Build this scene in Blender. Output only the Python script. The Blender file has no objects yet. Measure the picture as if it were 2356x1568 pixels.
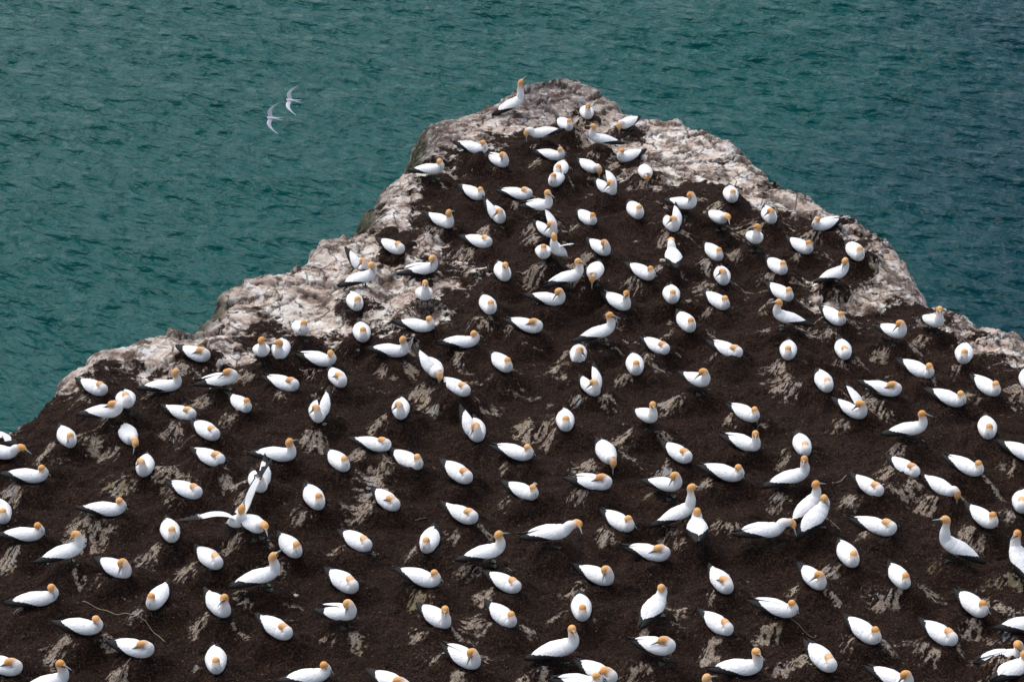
import bpy, math, random
import numpy as np
from mathutils import Vector, Matrix

R = math.radians
sc = bpy.context.scene
col = sc.collection

# ------------------------------------------------------------------ camera, sky, sun, exposure
cam_d = bpy.data.cameras.new('camera'); cam = bpy.data.objects.new('camera', cam_d); col.objects.link(cam)
CAM_H = 21.9
cam.location = (0, 0, CAM_H); cam.rotation_euler = (R(90 - 28), 0, 0)
cam_d.sensor_width = 36; cam_d.lens = 36 * 5770 / 2356; cam_d.clip_start = 0.5; cam_d.clip_end = 5000
sc.camera = cam
w = bpy.data.worlds.new('World'); sc.world = w; w.use_nodes = True
nt = w.node_tree; bg = nt.nodes['Background']
sky = nt.nodes.new('ShaderNodeTexSky'); sky.sky_type = 'NISHITA'; sky.sun_disc = False
SUN_EL, SUN_AZ = 60, -38          # high beyond the rock on the left, behind thin cloud
sky.sun_elevation = R(SUN_EL); sky.sun_rotation = R(SUN_AZ); sky.air_density = 1.0; sky.dust_density = 3.0
hs = nt.nodes.new('ShaderNodeHueSaturation'); hs.inputs['Saturation'].default_value = 0.66   # a thin overcast
nt.links.new(sky.outputs[0], hs.inputs['Color']); nt.links.new(hs.outputs[0], bg.inputs['Color'])
bg.inputs['Strength'].default_value = 0.12
sd = bpy.data.lights.new('sun', 'SUN'); so = bpy.data.objects.new('sun', sd); col.objects.link(so)
sd.energy = 1.0; sd.angle = R(60); sd.color = (1.0, 0.975, 0.94)
_d = Vector((math.sin(R(SUN_AZ)) * math.cos(R(SUN_EL)), math.cos(R(SUN_AZ)) * math.cos(R(SUN_EL)), math.sin(R(SUN_EL))))
so.rotation_euler = (-_d).to_track_quat('-Z', 'Y').to_euler(); so.location = (0, 30, 40)
sc.view_settings.view_transform = 'Standard'; sc.view_settings.look = 'None'
sc.view_settings.exposure = 0.79; sc.view_settings.gamma = 1
sc.cycles.max_bounces = 6

OUTLINE = [(-16.30,31.30), (-12.60,34.61), (-10.54,36.53), (-8.92,37.79), (-8.80,37.97), (-8.33,38.35), (-8.16,39.21), (-8.10,39.83), (-7.86,40.02), (-7.59,40.72), (-7.39,41.06), (-7.11,41.23), (-6.37,41.79), (-6.05,41.72), (-6.04,42.20), (-5.68,43.01), (-5.41,43.72), (-5.01,44.01), (-4.60,44.14), (-4.13,44.58), (-4.04,45.02), (-3.83,45.51), (-3.38,45.92), (-3.24,46.23), (-2.98,46.75), (-2.98,47.28), (-2.77,48.03), (-2.52,48.59), (-2.13,48.97), (-2.14,50.19), (-1.97,50.67), (-1.96,51.52), (-1.68,51.76), (-1.29,51.81), (-0.76,52.39), (-0.38,52.97), (-0.03,53.49), (0.42,53.83), (0.62,53.99), (1.08,54.07), (1.53,54.02), (1.72,53.67), (1.93,53.41), (2.06,53.23), (2.35,53.02), (2.48,52.64), (2.86,52.26), (3.34,52.13), (3.71,51.81), (3.98,51.52), (4.33,50.91), (4.40,50.55), (4.88,50.03), (5.30,48.81), (5.62,48.37), (5.95,47.93), (6.36,47.49), (6.41,47.17), (6.86,46.75), (7.09,46.43), (7.26,46.02), (7.40,45.72), (7.59,45.21), (7.87,44.43), (7.91,44.05), (7.91,43.20), (8.01,43.01), (8.30,43.01), (8.62,42.61), (8.80,42.20), (9.19,41.84), (9.39,41.58), (9.54,41.23), (11.68,38.46), (14.74,33.70), (17.63,29.15), (26.00,13.00), (-26.00,13.00)]
SOIL = [(-10.74,35.83), (-8.86,37.53), (-8.48,37.94), (-8.08,38.71), (-7.73,39.50), (-7.29,39.71), (-6.66,39.71), (-6.01,40.16), (-5.52,40.08), (-4.93,40.47), (-4.57,40.91), (-4.40,41.78), (-3.91,41.74), (-3.71,41.22), (-3.05,41.00), (-2.83,41.43), (-2.27,41.60), (-1.30,42.05), (-1.00,43.60), (-1.27,44.56), (-1.90,45.35), (-2.59,45.11), (-2.71,45.75), (-1.94,46.58), (-1.75,47.64), (-1.27,48.30), (-1.20,49.43), (-0.93,50.25), (0.02,50.55), (0.60,51.08), (1.17,51.08), (1.92,50.36), (2.25,49.20), (2.40,48.30), (3.21,47.86), (3.84,47.86), (4.33,48.30), (4.74,47.64), (5.24,47.21), (6.01,46.79), (6.40,46.27), (6.82,45.35), (7.07,44.56), (6.45,43.70), (5.67,43.51), (6.00,42.68), (6.72,42.46), (7.15,41.96), (7.66,42.68), (8.19,41.78), (8.70,40.91), (9.37,40.32), (11.50,37.71), (12.04,22.24), (-12.33,22.24)]
# x, y, heading, bill heading, stance, pose, wing state, mound height, label
GANNETS = [
(0.038,51.979,20,20,'t','SKY','',0.06,'tall standing gannet pointing its bill at the sky on the bare rock tip'),
(1.680,51.981,-86,-93,'s','U','',0.06,'sitting gannet with raised head, first left of the ring-nest gannet'),
(0.625,50.044,-161,-92,'t','F','',0.13,'standing gannet facing left with its golden head lowered, beside two nesting gannets'),
(1.183,50.830,-68,-100,'s','R','',0.13,'sitting gannet, bill pointing down left, first right of the head-lowered left-facing gannet'),
(1.904,49.924,-175,146,'t','U','',0.13,'standing gannet with raised head, first below left of the ring-nest gannet'),
(-0.786,49.182,-28,-66,'s','R','',0.13,'sitting gannet, bill pointing down right, first below left of the sky-pointing gannet'),
(-0.263,48.803,-55,-101,'s','P','',0.13,'preening gannet, first below left of the head-lowered left-facing gannet'),
(0.876,49.390,-30,-28,'s','R','',0.13,'sitting gannet, bill pointing right, first above the overlapping two'),
(1.657,48.573,-57,-92,'s','F','',0.13,'sitting gannet bending head down, first right of the overlapping two'),
(-1.680,48.018,-23,-78,'t','R','',0.06,'gannet standing at the upper left cliff edge with bill pointing down'),
(0.912,47.717,-106,-116,'s','R','',0.13,'front gannet of the overlapping two, bill resting down to the left'),
(1.017,48.168,-102,-65,'s','R','',0.13,'rear gannet of the overlapping two, its golden head showing above the other'),
(-0.771,47.064,-50,-67,'s','R','',0.13,'sitting gannet, bill pointing down right, first below right of the upper left edge gannet'),
(0.159,47.188,-29,0,'s','T','',0.13,'sleeping gannet, head tucked in its back, first left of the overlapping two'),
(1.973,47.121,-63,-168,'s','P','wl',0.13,'preening gannet with lifted wing, second right of the overlapping two'),
(0.591,45.743,-40,-47,'t','U','',0.13,'standing gannet with raised head, first below left of the overlapping two'),
(-0.273,46.030,-75,168,'s','P','wr',0.13,'preening gannet with lifted wing, second below left of the overlapping two'),
(-1.401,45.812,-43,58,'s','U','',0.13,'gannet with back of its golden head turned, wing tips raised, near left bare rock'),
(0.716,45.138,-61,-158,'s','P','wl',0.13,'preening gannet with lifted wing, first above left of the half-open-winged gannet'),
(1.530,45.648,-64,-93,'s','R','',0.13,'sitting gannet, bill pointing down, first above right of the half-open-winged gannet'),
(2.533,51.111,-124,-92,'t','F','',0.06,'gannet bent over a dark ring nest near the rock tip'),
(2.490,49.422,-138,-117,'s','R','',0.06,'sitting gannet, bill pointing down left, first below the ring-nest gannet'),
(2.824,48.363,-88,-92,'s','F','',0.06,'sitting gannet bending head down, second below the ring-nest gannet'),
(4.507,46.920,-88,-108,'s','R','',0.13,'sitting gannet, bill pointing down left, second above right of the back-view gannet'),
(3.499,46.117,-40,-104,'t','P','',0.13,'standing preening gannet, first below right of the ring-nest gannet'),
(4.162,45.656,-67,-83,'t','EXT','',0.13,'standing gannet reaching forward, first above right of the back-view gannet'),
(5.230,46.118,-82,158,'s','P','',0.13,'preening gannet, first above right of the soiled-breast gannet'),
(6.300,45.834,-144,-140,'s','R','',0.13,'left-facing gannet beside the right cliff edge with black wing tips over the sea'),
(2.512,46.044,-76,-86,'s','R','',0.13,'sitting gannet, bill pointing down, first above left of the back-view gannet'),
(3.203,45.425,-77,169,'s','P','wl',0.13,'preening gannet with lifted wing, first above the back-view gannet'),
(-2.346,44.911,-47,0,'s','T','',0.06,'sleeping gannet, head tucked in its back, first above right of the preening two on rock'),
(-2.935,44.169,-71,-158,'s','P','wr',0.06,'rear gannet of the preening two on bare rock, one wing lifted'),
(-2.870,43.422,25,-52,'t','P','',0.06,'standing gannet of the preening two on bare rock, black tail spread behind'),
(-1.728,43.822,13,-99,'s','P','wd',0.06,'preening gannet on bare rock with one long black wing drooping'),
(-1.659,42.406,-82,-92,'t','U','',0.06,'gannet standing on bare rock beside a small green scrap'),
(-2.989,42.615,-75,-119,'s','R','',0.06,'gannet on a dark twiggy nest on the left bare rock, tail cocked'),
(-3.880,40.870,-70,-135,'t','R','',0.13,'standing gannet, bill pointing left, first above right of the straight-left-billed gannet'),
(-2.763,40.854,-80,-81,'s','R','',0.13,'sitting gannet, bill pointing down, first below the twiggy-nest gannet'),
(-1.710,41.114,-24,-53,'s','R','',0.13,'sitting gannet, bill pointing right, first below the green-scrap gannet'),
(-4.506,39.786,-79,37,'t','U','',0.13,'standing gannet with raised golden head touching bills with its neighbour'),
(-4.189,39.980,-92,176,'s','U','',0.13,'gannet whose bill points straight left at its standing mate'),
(-3.447,39.861,-26,-77,'s','R','',0.13,'sitting gannet, bill pointing down right, first right of the straight-left-billed gannet'),
(-2.139,40.089,-10,44,'s','U','',0.13,'sitting gannet with raised head, first below right of the twiggy-nest gannet'),
(-0.623,44.881,-40,0,'s','T','',0.13,'sleeping gannet, head tucked in its back, first above right of the green-scrap gannet'),
(0.607,43.306,-91,-90,'t','R','',0.13,'gannet facing the viewer pressed against the half-open-winged gannet'),
(0.899,43.332,-128,108,'t','OPEN','',0.13,'upright gannet with half open wings and bill raised among three gannets'),
(1.749,44.260,-60,-99,'s','P','',0.13,'preening gannet, first right of the half-open-winged gannet'),
(-0.165,43.063,-78,-76,'s','U','',0.13,'sitting gannet with raised head, first right of the black-drooped-wing gannet'),
(1.104,42.578,11,-30,'t','U','',0.13,'standing gannet facing right with head against its stooping neighbour'),
(1.573,42.733,-100,-95,'t','F','',0.13,'stooping gannet with its golden head down beside its standing neighbour'),
(2.543,43.231,-54,-46,'s','R','',0.13,'sitting gannet, bill pointing right, first right of the stooping gannet pair'),
(3.130,43.860,94,149,'t','EXT','p4',0.13,'standing gannet seen from behind, black tail towards the viewer, head turned left'),
(-0.435,41.790,-78,-69,'s','R','',0.13,'sitting gannet, bill pointing down right, first right of the green-scrap gannet'),
(0.729,42.088,-21,-142,'s','P','',0.13,'preening gannet, first below the half-open-winged gannet'),
(2.029,42.075,-54,-111,'s','U','',0.13,'sitting gannet with raised head, first below right of the stooping gannet pair'),
(3.029,42.377,-88,-90,'s','R','',0.13,'sitting gannet, bill pointing down, first below the back-view gannet'),
(0.313,41.010,-33,0,'s','T2','',0.13,'sitting gannet, golden head laid on back, second below left of the stooping gannet pair'),
(1.637,40.727,13,-17,'t','U','',0.13,'standing gannet with raised head, first below the stooping gannet pair'),
(-0.883,40.544,8,10,'s','R','',0.13,'sitting gannet, bill pointing right, first above right of the bent-double gannet'),
(-0.155,39.682,-66,-68,'s','R','',0.13,'sitting gannet, bill pointing down right, first right of the bent-double gannet'),
(1.210,40.257,-94,-20,'s','P','',0.13,'preening gannet, second above left of the web-footed central stander'),
(2.677,40.341,-54,0,'s','T','',0.13,'sleeping gannet, head tucked in its back, first above left of the feet-apart preener'),
(2.231,39.812,-89,-91,'s','R','',0.13,'sitting gannet, bill pointing down, first above the web-footed central stander'),
(4.793,44.600,-88,175,'t','U','',0.13,'standing gannet with soiled breast and golden head turned left'),
(3.989,44.316,-71,-91,'s','R','',0.13,'sitting gannet, bill pointing down, first right of the back-view gannet'),
(5.748,44.693,-60,-70,'s','R','',0.13,'sitting gannet, bill pointing down right, first below left of the left-facing cliff-edge gannet'),
(6.754,44.262,-79,-66,'s','R','',0.13,'sitting gannet, bill pointing down right, first above right of the large preening edge gannet'),
(4.057,43.224,-87,149,'s','P','',0.13,'gannet facing the viewer, golden head turned down over its shoulder'),
(5.178,43.687,-71,-76,'s','R','',0.13,'sitting gannet, bill pointing down right, first below right of the soiled-breast gannet'),
(6.235,43.146,29,-118,'t','P','',0.13,'large preening gannet at the edge of the wide bare rock, black tail behind'),
(5.158,42.585,-63,-69,'s','R','',0.13,'sitting gannet, bill pointing down right, first above the mid-right left-facing gannet'),
(3.909,42.074,-63,-60,'s','R','',0.13,'sitting gannet, bill pointing down right, first left of the mid-right left-facing gannet'),
(5.075,41.204,171,167,'t','U','',0.13,'left-facing gannet with raised head and black tail stretching to the right'),
(3.255,41.263,-75,-75,'s','R','',0.13,'sitting gannet, bill pointing down right, first above the feet-apart preener'),
(3.953,40.137,-46,0,'s','T','',0.13,'sleeping gannet, head tucked in its back, first above right of the feet-apart preener'),
(5.029,40.209,-98,-72,'s','R','',0.13,'sitting gannet, bill pointing down right, first below the mid-right left-facing gannet'),
(6.037,40.209,-87,0,'s','T','',0.13,'sleeping gannet, head tucked in its back, first below right of the mid-right left-facing gannet'),
(7.026,40.718,-57,-159,'t','P','',0.13,'preening gannet standing on a mound, black wing tips raised to the left'),
(6.036,41.575,-63,-64,'s','R','',0.13,'sitting gannet, bill pointing down right, first below the large preening edge gannet'),
(7.847,41.286,-75,-92,'t','U','',0.13,'small gannet standing on pale rock near the right cliff edge'),
(7.307,39.421,-50,-99,'s','R','',0.13,'sitting gannet, bill pointing down, first below right of the mound-standing preener'),
(8.181,39.955,-102,-124,'s','R','',0.13,'sitting gannet, bill pointing down left, first below right of the right cliff-edge stander'),
(5.567,39.052,-80,0,'s','T','',0.13,'sleeping gannet, head tucked in its back, first below left of the mound-standing preener'),
(6.555,38.472,-25,0,'s','T2','',0.13,'sitting gannet, golden head laid on back, first above left of the level-billed stander'),
(7.677,38.254,-45,-64,'s','R','',0.13,'sitting gannet, bill pointing down right, first above right of the level-billed stander'),
(8.415,38.730,-64,-79,'s','R','',0.13,'sitting gannet, bill pointing down right, second below right of the right cliff-edge stander'),
(5.959,38.056,-52,170,'s','P','wl',0.13,'preening gannet with lifted wing, first left of the level-billed stander'),
(6.785,36.852,-4,-10,'t','U','',0.13,'standing gannet on a mound with bill stretched level to the right'),
(8.123,37.129,-94,-113,'s','R','',0.13,'sitting gannet, bill pointing down left, first right of the level-billed stander'),
(4.944,36.811,-82,0,'s','T','',0.13,'sleeping gannet, head tucked in its back, first above the tallest right-side pair'),
(9.126,38.825,-95,-95,'s','R','',0.13,'sitting gannet, bill pointing down, third below right of the right cliff-edge stander'),
(4.098,38.020,-52,-67,'s','R','',0.13,'sitting gannet, bill pointing down right, first below right of the feet-apart preener'),
(3.993,36.992,-36,-93,'s','U','',0.13,'sitting gannet with raised head, first above the forward-leaning gannet'),
(3.599,35.981,-29,-58,'s','R','',0.13,'sitting gannet, bill pointing down right, first above right of the slender-necked stander'),
(4.671,35.662,8,-101,'t','U','',0.13,'standing gannet looking down with bill on its breast, behind the tallest one'),
(4.824,34.628,37,22,'t','U','p34',0.13,'tallest standing gannet with stretched neck behind another on the right'),
(4.897,34.200,42,-53,'t','R','p30',0.13,'standing gannet in front of the tallest one, black tail feathers fanned'),
(4.070,33.919,7,-66,'t','EXTD','',0.13,'gannet leaning far forward with lowered golden head beside the standing two'),
(5.895,35.222,-58,0,'s','T','',0.13,'sleeping gannet, head tucked in its back, first right of the tallest right-side pair'),
(6.575,35.828,-58,0,'s','T','',0.13,'sleeping gannet, head tucked in its back, first below the level-billed stander'),
(7.591,35.844,-46,-70,'s','R','',0.13,'sitting gannet, bill pointing down right, second below right of the level-billed stander'),
(7.092,35.323,-54,-93,'s','F','',0.13,'sitting gannet bending head down, first above the long-necked left-facing gannet'),
(7.604,34.287,-63,-73,'s','R','',0.13,'sitting gannet, bill pointing down right, first above left of the upright right-edge gannet'),
(5.887,34.095,-34,0,'s','T','',0.13,'sleeping gannet, head tucked in its back, first left of the long-necked left-facing gannet'),
(6.976,33.442,169,-180,'t','TALL','',0.13,'left-facing gannet with a long raised neck and pale bill, lower right'),
(8.606,36.355,-49,-59,'s','R','',0.13,'sitting gannet, bill pointing down right, second above the upright right-edge gannet'),
(8.338,34.963,-101,0,'s','T','',0.13,'sleeping gannet, head tucked in its back, first above the upright right-edge gannet'),
(7.962,33.198,102,-133,'t','U','p20',0.13,'upright gannet cut by the right edge, bill pointing down left'),
(-5.734,40.283,-38,0,'s','T2','',0.06,'sitting gannet, golden head laid on back, first above right of the upper left upright gannet'),
(-5.114,38.885,-12,0,'t','T2','wd',0.13,'standing gannet with black wing lying along its side, golden head turned down'),
(-7.383,38.885,-40,0,'s','T','',0.13,'sleeping gannet, head tucked in its back, first left of the upper left upright gannet'),
(-6.140,38.960,16,50,'s','U','',0.13,'gannet with upright neck, face turned away, on the upper left mounds'),
(-6.680,37.858,-75,0,'t','T','',0.13,'small round gannet tucked asleep standing behind another with tucked head'),
(-6.954,37.502,-12,0,'t','T','',0.13,'standing gannet asleep in front of a small round one, head tucked back'),
(-6.569,37.187,-66,-100,'s','EXTD','',0.13,'sitting gannet reaching down, first below right of the two tucked standers'),
(-5.728,38.052,-39,0,'s','T','',0.13,'sleeping gannet, head tucked in its back, first below left of the black-sided gannet'),
(-7.592,37.072,-67,-109,'s','R','',0.13,'sitting gannet, bill pointing down left, first below left of the two tucked standers'),
(-5.186,37.121,-49,0,'s','T','',0.13,'sleeping gannet, head tucked in its back, first below the black-sided gannet'),
(-4.723,38.198,-56,-90,'s','R','',0.13,'sitting gannet, bill pointing down, first below right of the black-sided gannet'),
(-6.156,36.115,-89,145,'s','P','',0.13,'preening gannet, first below the upper left upright gannet'),
(-5.015,36.095,-43,0,'s','T','',0.13,'sleeping gannet, head tucked in its back, first above left of the wing-raising gannet'),
(-8.034,35.941,-4,-15,'s','R','',0.13,'sitting gannet, bill pointing right, first below right of the neck-stretching edge gannet'),
(-8.630,36.578,-10,-26,'s','EXT','',0.13,'gannet at the left edge stretching its golden neck to the right'),
(-8.851,37.022,152,161,'s','R','',0.13,'gannet mostly out of the picture at the left cliff edge, black tail showing'),
(-5.293,35.119,-38,0,'s','T','',0.13,'sleeping gannet, head tucked in its back, first left of the wing-raising gannet'),
(-6.536,34.610,-4,-27,'s','R','',0.13,'sitting gannet, bill pointing right, first above right of the large lower left preener'),
(-8.285,34.691,-73,-62,'s','R','',0.13,'sitting gannet, bill pointing down right, first below the neck-stretching edge gannet'),
(-4.011,38.937,-37,0,'s','T','',0.13,'sleeping gannet, head tucked in its back, first below the straight-left-billed gannet'),
(-3.077,38.973,-68,0,'s','T2','',0.13,'sitting gannet, golden head laid on back, first below right of the straight-left-billed gannet'),
(-1.374,39.230,-74,-95,'t','F','wr',0.13,'standing gannet bent double with golden head down and black wing lifted'),
(-0.941,38.724,-50,0,'s','T','',0.13,'sleeping gannet, head tucked in its back, first below right of the bent-double gannet'),
(-3.344,37.584,-85,161,'s','P','wl',0.13,'preening gannet with lifted wing, first left of the round loose-winged gannet'),
(-1.930,37.806,-87,161,'s','P','',0.13,'round gannet with wings held loose, golden head folded into its back, facing the viewer'),
(-0.620,37.519,-81,-131,'s','P','wr',0.13,'preening gannet with lifted wing, second below right of the bent-double gannet'),
(-3.902,36.284,-4,48,'s','U','',0.13,'gannet with upright golden neck, face turned away, above the wing-raising gannet'),
(-2.302,36.675,-23,0,'s','T','',0.13,'sleeping gannet, head tucked in its back, first below left of the round loose-winged gannet'),
(-2.876,36.128,-63,-67,'s','R','',0.13,'sitting gannet, bill pointing down right, second below left of the round loose-winged gannet'),
(-1.720,36.304,-48,-63,'s','R','',0.13,'sitting gannet, bill pointing down right, first below the round loose-winged gannet'),
(-0.861,35.873,-54,0,'s','T','',0.13,'sleeping gannet, head tucked in its back, first below right of the round loose-winged gannet'),
(-4.160,35.300,-73,161,'s','P','wl',0.13,'preening gannet partly hidden behind the raised black-tipped wing'),
(-3.218,35.009,-68,-91,'s','R','',0.13,'sitting gannet, bill pointing down, first right of the wing-raising gannet'),
(-2.023,35.092,-54,0,'s','T2','',0.13,'sitting gannet, golden head laid on back, second below the round loose-winged gannet'),
(-0.776,34.615,-45,0,'s','T','',0.13,'sleeping gannet, head tucked in its back, first above left of the lower middle upright gannet'),
(-4.405,34.046,-57,66,'t','WINGS','',0.13,'gannet with both long wings raised high, black tips spread'),
(-4.076,33.766,-59,-73,'t','EXT','',0.13,'gannet beneath the wing-raising gannet, leaning its golden head right'),
(1.415,39.045,-68,170,'s','P','wl',0.13,'preening gannet with lifted wing, first above left of the web-footed central stander'),
(3.295,38.784,-55,-180,'t','P','',0.13,'standing gannet with feet apart, golden head turned left into its wing'),
(0.925,37.697,-88,-67,'s','R','',0.13,'sitting gannet, bill pointing down right, first left of the web-footed central stander'),
(2.351,37.552,-67,-80,'t','U','',0.13,'gannet standing on dark webbed feet with bill pointing down, centre right'),
(0.095,36.689,-29,-26,'s','R','',0.13,'sitting gannet, bill pointing right, second above left of the head-stretching gannet'),
(1.612,36.604,-75,-93,'s','F','',0.13,'sitting gannet bending head down, first below left of the web-footed central stander'),
(2.840,36.528,-55,0,'s','T','',0.13,'sleeping gannet, head tucked in its back, first below right of the web-footed central stander'),
(2.568,35.491,-35,-132,'t','P','',0.13,'standing preening gannet, first above the slender-necked stander'),
(1.389,35.574,-32,0,'s','T2','wd',0.13,'sitting gannet, golden head laid on back, first above right of the head-stretching gannet'),
(0.209,35.375,-43,-62,'s','R','',0.13,'sitting gannet, bill pointing down right, first above left of the head-stretching gannet'),
(2.738,34.544,7,7,'t','TALL','',0.13,'standing gannet with tall slender neck and bill pointing right'),
(2.959,34.030,87,93,'t','R','p-4',0.13,'small gannet seen from behind, white wings crossing over its black tail'),
(-7.760,33.988,-2,-37,'s','R','',0.13,'sitting gannet, bill pointing right, first left of the large lower left preener'),
(-6.969,33.162,21,-171,'t','P','',0.13,'large standing preening gannet at lower left, ragged black tail'),
(-6.158,32.931,-42,-111,'s','P','',0.13,'preening gannet, first right of the large lower left preener'),
(-5.449,33.919,-74,-69,'s','R','',0.13,'sitting gannet, bill pointing down right, second left of the wing-raising gannet'),
(-4.740,33.301,-53,0,'s','T','',0.13,'sleeping gannet, head tucked in its back, first left of the up-pointing gannet'),
(-7.256,32.128,14,-58,'s','R','',0.13,'sitting gannet, bill pointing down right, first below left of the large lower left preener'),
(-6.431,31.299,-11,-63,'s','R','',0.13,'sitting gannet, bill pointing down right, first above right of the bottom left head-raised gannet'),
(-5.473,32.229,-104,-100,'s','R','',0.13,'sitting gannet, bill pointing down, first below right of the large lower left preener'),
(-4.492,32.085,-58,-115,'s','U','',0.13,'sitting gannet with raised head, first below left of the up-pointing gannet'),
(-5.593,30.899,-24,0,'s','T2','',0.13,'sitting gannet, golden head laid on back, first right of the bottom left head-raised gannet'),
(-4.409,30.738,-82,-90,'s','R','',0.13,'sitting gannet, bill pointing down, second below left of the up-pointing gannet'),
(-6.691,29.828,7,-29,'t','U','',0.13,'standing gannet cut by the bottom edge at left, golden head raised'),
(-7.431,30.283,-27,0,'s','T2','',0.13,'sitting gannet, golden head laid on back, first left of the bottom left head-raised gannet'),
(-3.870,32.688,14,21,'t','UP','',0.13,'standing gannet with stretched neck and bill pointing up to the right'),
(-3.500,33.672,-62,-91,'s','R','',0.13,'sitting gannet, bill pointing down, first above right of the up-pointing gannet'),
(-2.441,33.891,-49,0,'s','T','',0.13,'sleeping gannet, head tucked in its back, second above the black-open-winged preener'),
(-1.325,33.791,-101,-111,'s','R','',0.13,'sitting gannet, bill pointing down left, first left of the lower middle upright gannet'),
(-0.359,33.224,7,33,'t','U','',0.13,'gannet on thin feet with upright golden neck, face turned away, lower middle'),
(-2.588,32.719,-53,0,'s','T','',0.13,'sleeping gannet, head tucked in its back, first above the black-open-winged preener'),
(-1.364,32.585,-27,-29,'s','R','',0.13,'sitting gannet, bill pointing right, first below left of the lower middle upright gannet'),
(-2.570,31.655,-41,-96,'t','P','wd',0.13,'preening gannet with black wing open over a whitewashed mound'),
(-1.118,31.557,-52,-93,'s','U','',0.13,'sitting gannet with raised head, second right of the black-open-winged preener'),
(-3.523,31.409,-45,0,'s','T','',0.13,'sleeping gannet, head tucked in its back, first below the up-pointing gannet'),
(-0.682,30.485,-45,-120,'s','P','',0.13,'preening gannet, first left of the bottom-edge overlapping pair'),
(-2.938,30.203,14,-17,'s','R','',0.13,'sitting gannet, bill pointing right, first below left of the black-open-winged preener'),
(-1.710,29.913,-40,0,'s','T2','',0.13,'sitting gannet, golden head laid on back, first below right of the black-open-winged preener'),
(-0.073,32.578,-46,0,'s','T','',0.13,'sleeping gannet, head tucked in its back, first below left of the head-stretching gannet'),
(0.675,33.704,-4,-73,'t','EXT','',0.13,'standing gannet in the lower middle stretching its golden head forward to the right'),
(1.763,34.486,-54,-30,'s','R','',0.13,'sitting gannet, bill pointing right, first left of the slender-necked stander'),
(2.230,33.625,-23,0,'s','T2','',0.13,'sitting gannet, golden head laid on back, first above the back-turned mound gannet'),
(1.363,32.956,-43,-108,'s','P','',0.13,'preening gannet, first below right of the head-stretching gannet'),
(3.272,32.598,-72,0,'s','T2','',0.13,'sitting gannet, golden head laid on back, first below left of the forward-leaning gannet'),
(1.063,31.869,-88,-96,'s','R','',0.13,'sitting gannet, bill pointing down, first left of the back-turned mound gannet'),
(2.178,31.704,58,51,'t','R','p16',0.13,'gannet seen from behind on a pale mound, golden head and bill up right'),
(-0.113,31.652,-58,-77,'s','R','',0.13,'sitting gannet, bill pointing down right, first below the lower middle upright gannet'),
(3.127,31.312,-56,0,'s','T','',0.13,'sleeping gannet, head tucked in its back, first right of the back-turned mound gannet'),
(0.724,30.584,7,-71,'t','U','',0.13,'standing gannet with raised head, first above left of the bottom-edge overlapping pair'),
(2.165,30.530,-37,0,'t','T2','',0.13,'standing gannet, golden head laid on back, first below the back-turned mound gannet'),
(1.299,29.948,-44,0,'s','T2','',0.13,'gannet with golden head laid on its side behind the ruffled bottom one'),
(1.040,29.699,-13,-17,'s','R','',0.13,'ruffled white gannet back cut by the bottom edge, before a golden-headed one'),
(2.625,29.280,3,31,'t','U','',0.13,'gannet at the bottom edge showing mostly its golden head'),
(3.396,30.234,7,-55,'s','U','',0.13,'sitting gannet with raised head, second below right of the back-turned mound gannet'),
(5.304,33.234,-79,-89,'s','R','',0.13,'sitting gannet, bill pointing down, second below right of the tallest right-side pair'),
(4.698,32.632,-65,171,'s','P','',0.13,'preening gannet, first below right of the forward-leaning gannet'),
(6.046,32.733,-76,-103,'s','R','',0.13,'sitting gannet, bill pointing down, first below left of the long-necked left-facing gannet'),
(4.074,31.742,-27,-46,'s','R','',0.13,'sitting gannet, bill pointing right, first below the forward-leaning gannet'),
(7.120,32.133,-65,-51,'s','R','',0.13,'sitting gannet, bill pointing right, first below left of the upright right-edge gannet'),
(5.339,31.309,-58,-68,'s','R','',0.13,'sitting gannet, bill pointing down right, second below left of the long-necked left-facing gannet'),
(6.503,31.351,-58,0,'s','T','',0.13,'sleeping gannet, head tucked in its back, first left of the lower right corner pair'),
(4.605,30.482,-66,0,'s','T','',0.13,'sleeping gannet, head tucked in its back, second below right of the forward-leaning gannet'),
(5.644,30.217,-40,-155,'s','P','',0.13,'preening gannet, second left of the lower right corner pair'),
(7.376,30.872,17,-39,'s','P','',0.13,'gannet at lower right corner preening behind a larger one'),
(7.421,30.416,39,32,'s','R','',0.13,'large white gannet cut by the lower right corner'),
(7.795,31.556,14,-18,'s','R','',0.13,'sitting gannet, bill pointing right, first above right of the lower right corner pair'),
]


# ------------------------------------------------------------------ noise
def _hash(ix, iy, seed):
    h = (ix.astype(np.int64) * 374761393 + iy.astype(np.int64) * 668265263 + seed * 1442695041) & 0xffffffff
    h = ((h ^ (h >> 13)) * 1274126177) & 0xffffffff
    return ((h ^ (h >> 16)) & 0xffff) / 65535.0
def perlin(x, y, seed=0):
    ix, iy = np.floor(x), np.floor(y); fx, fy = x - ix, y - iy
    u, v = fx * fx * fx * (fx * (fx * 6 - 15) + 10), fy * fy * fy * (fy * (fy * 6 - 15) + 10)
    def g(ox, oy):
        a = _hash(ix + ox, iy + oy, seed) * 2 * math.pi
        return np.cos(a) * (fx - ox) + np.sin(a) * (fy - oy)
    return ((g(0, 0) * (1 - u) + g(1, 0) * u) * (1 - v) + (g(0, 1) * (1 - u) + g(1, 1) * u) * v) * 1.5
def fbm(x, y, oct=4, seed=0, gain=.5):
    s, a, f = 0, 1.0, 1.0
    for o in range(oct):
        s = s + a * perlin(x * f + o * 17.3, y * f - o * 9.1, seed + o); a *= gain; f *= 2.03
    return s
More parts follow.
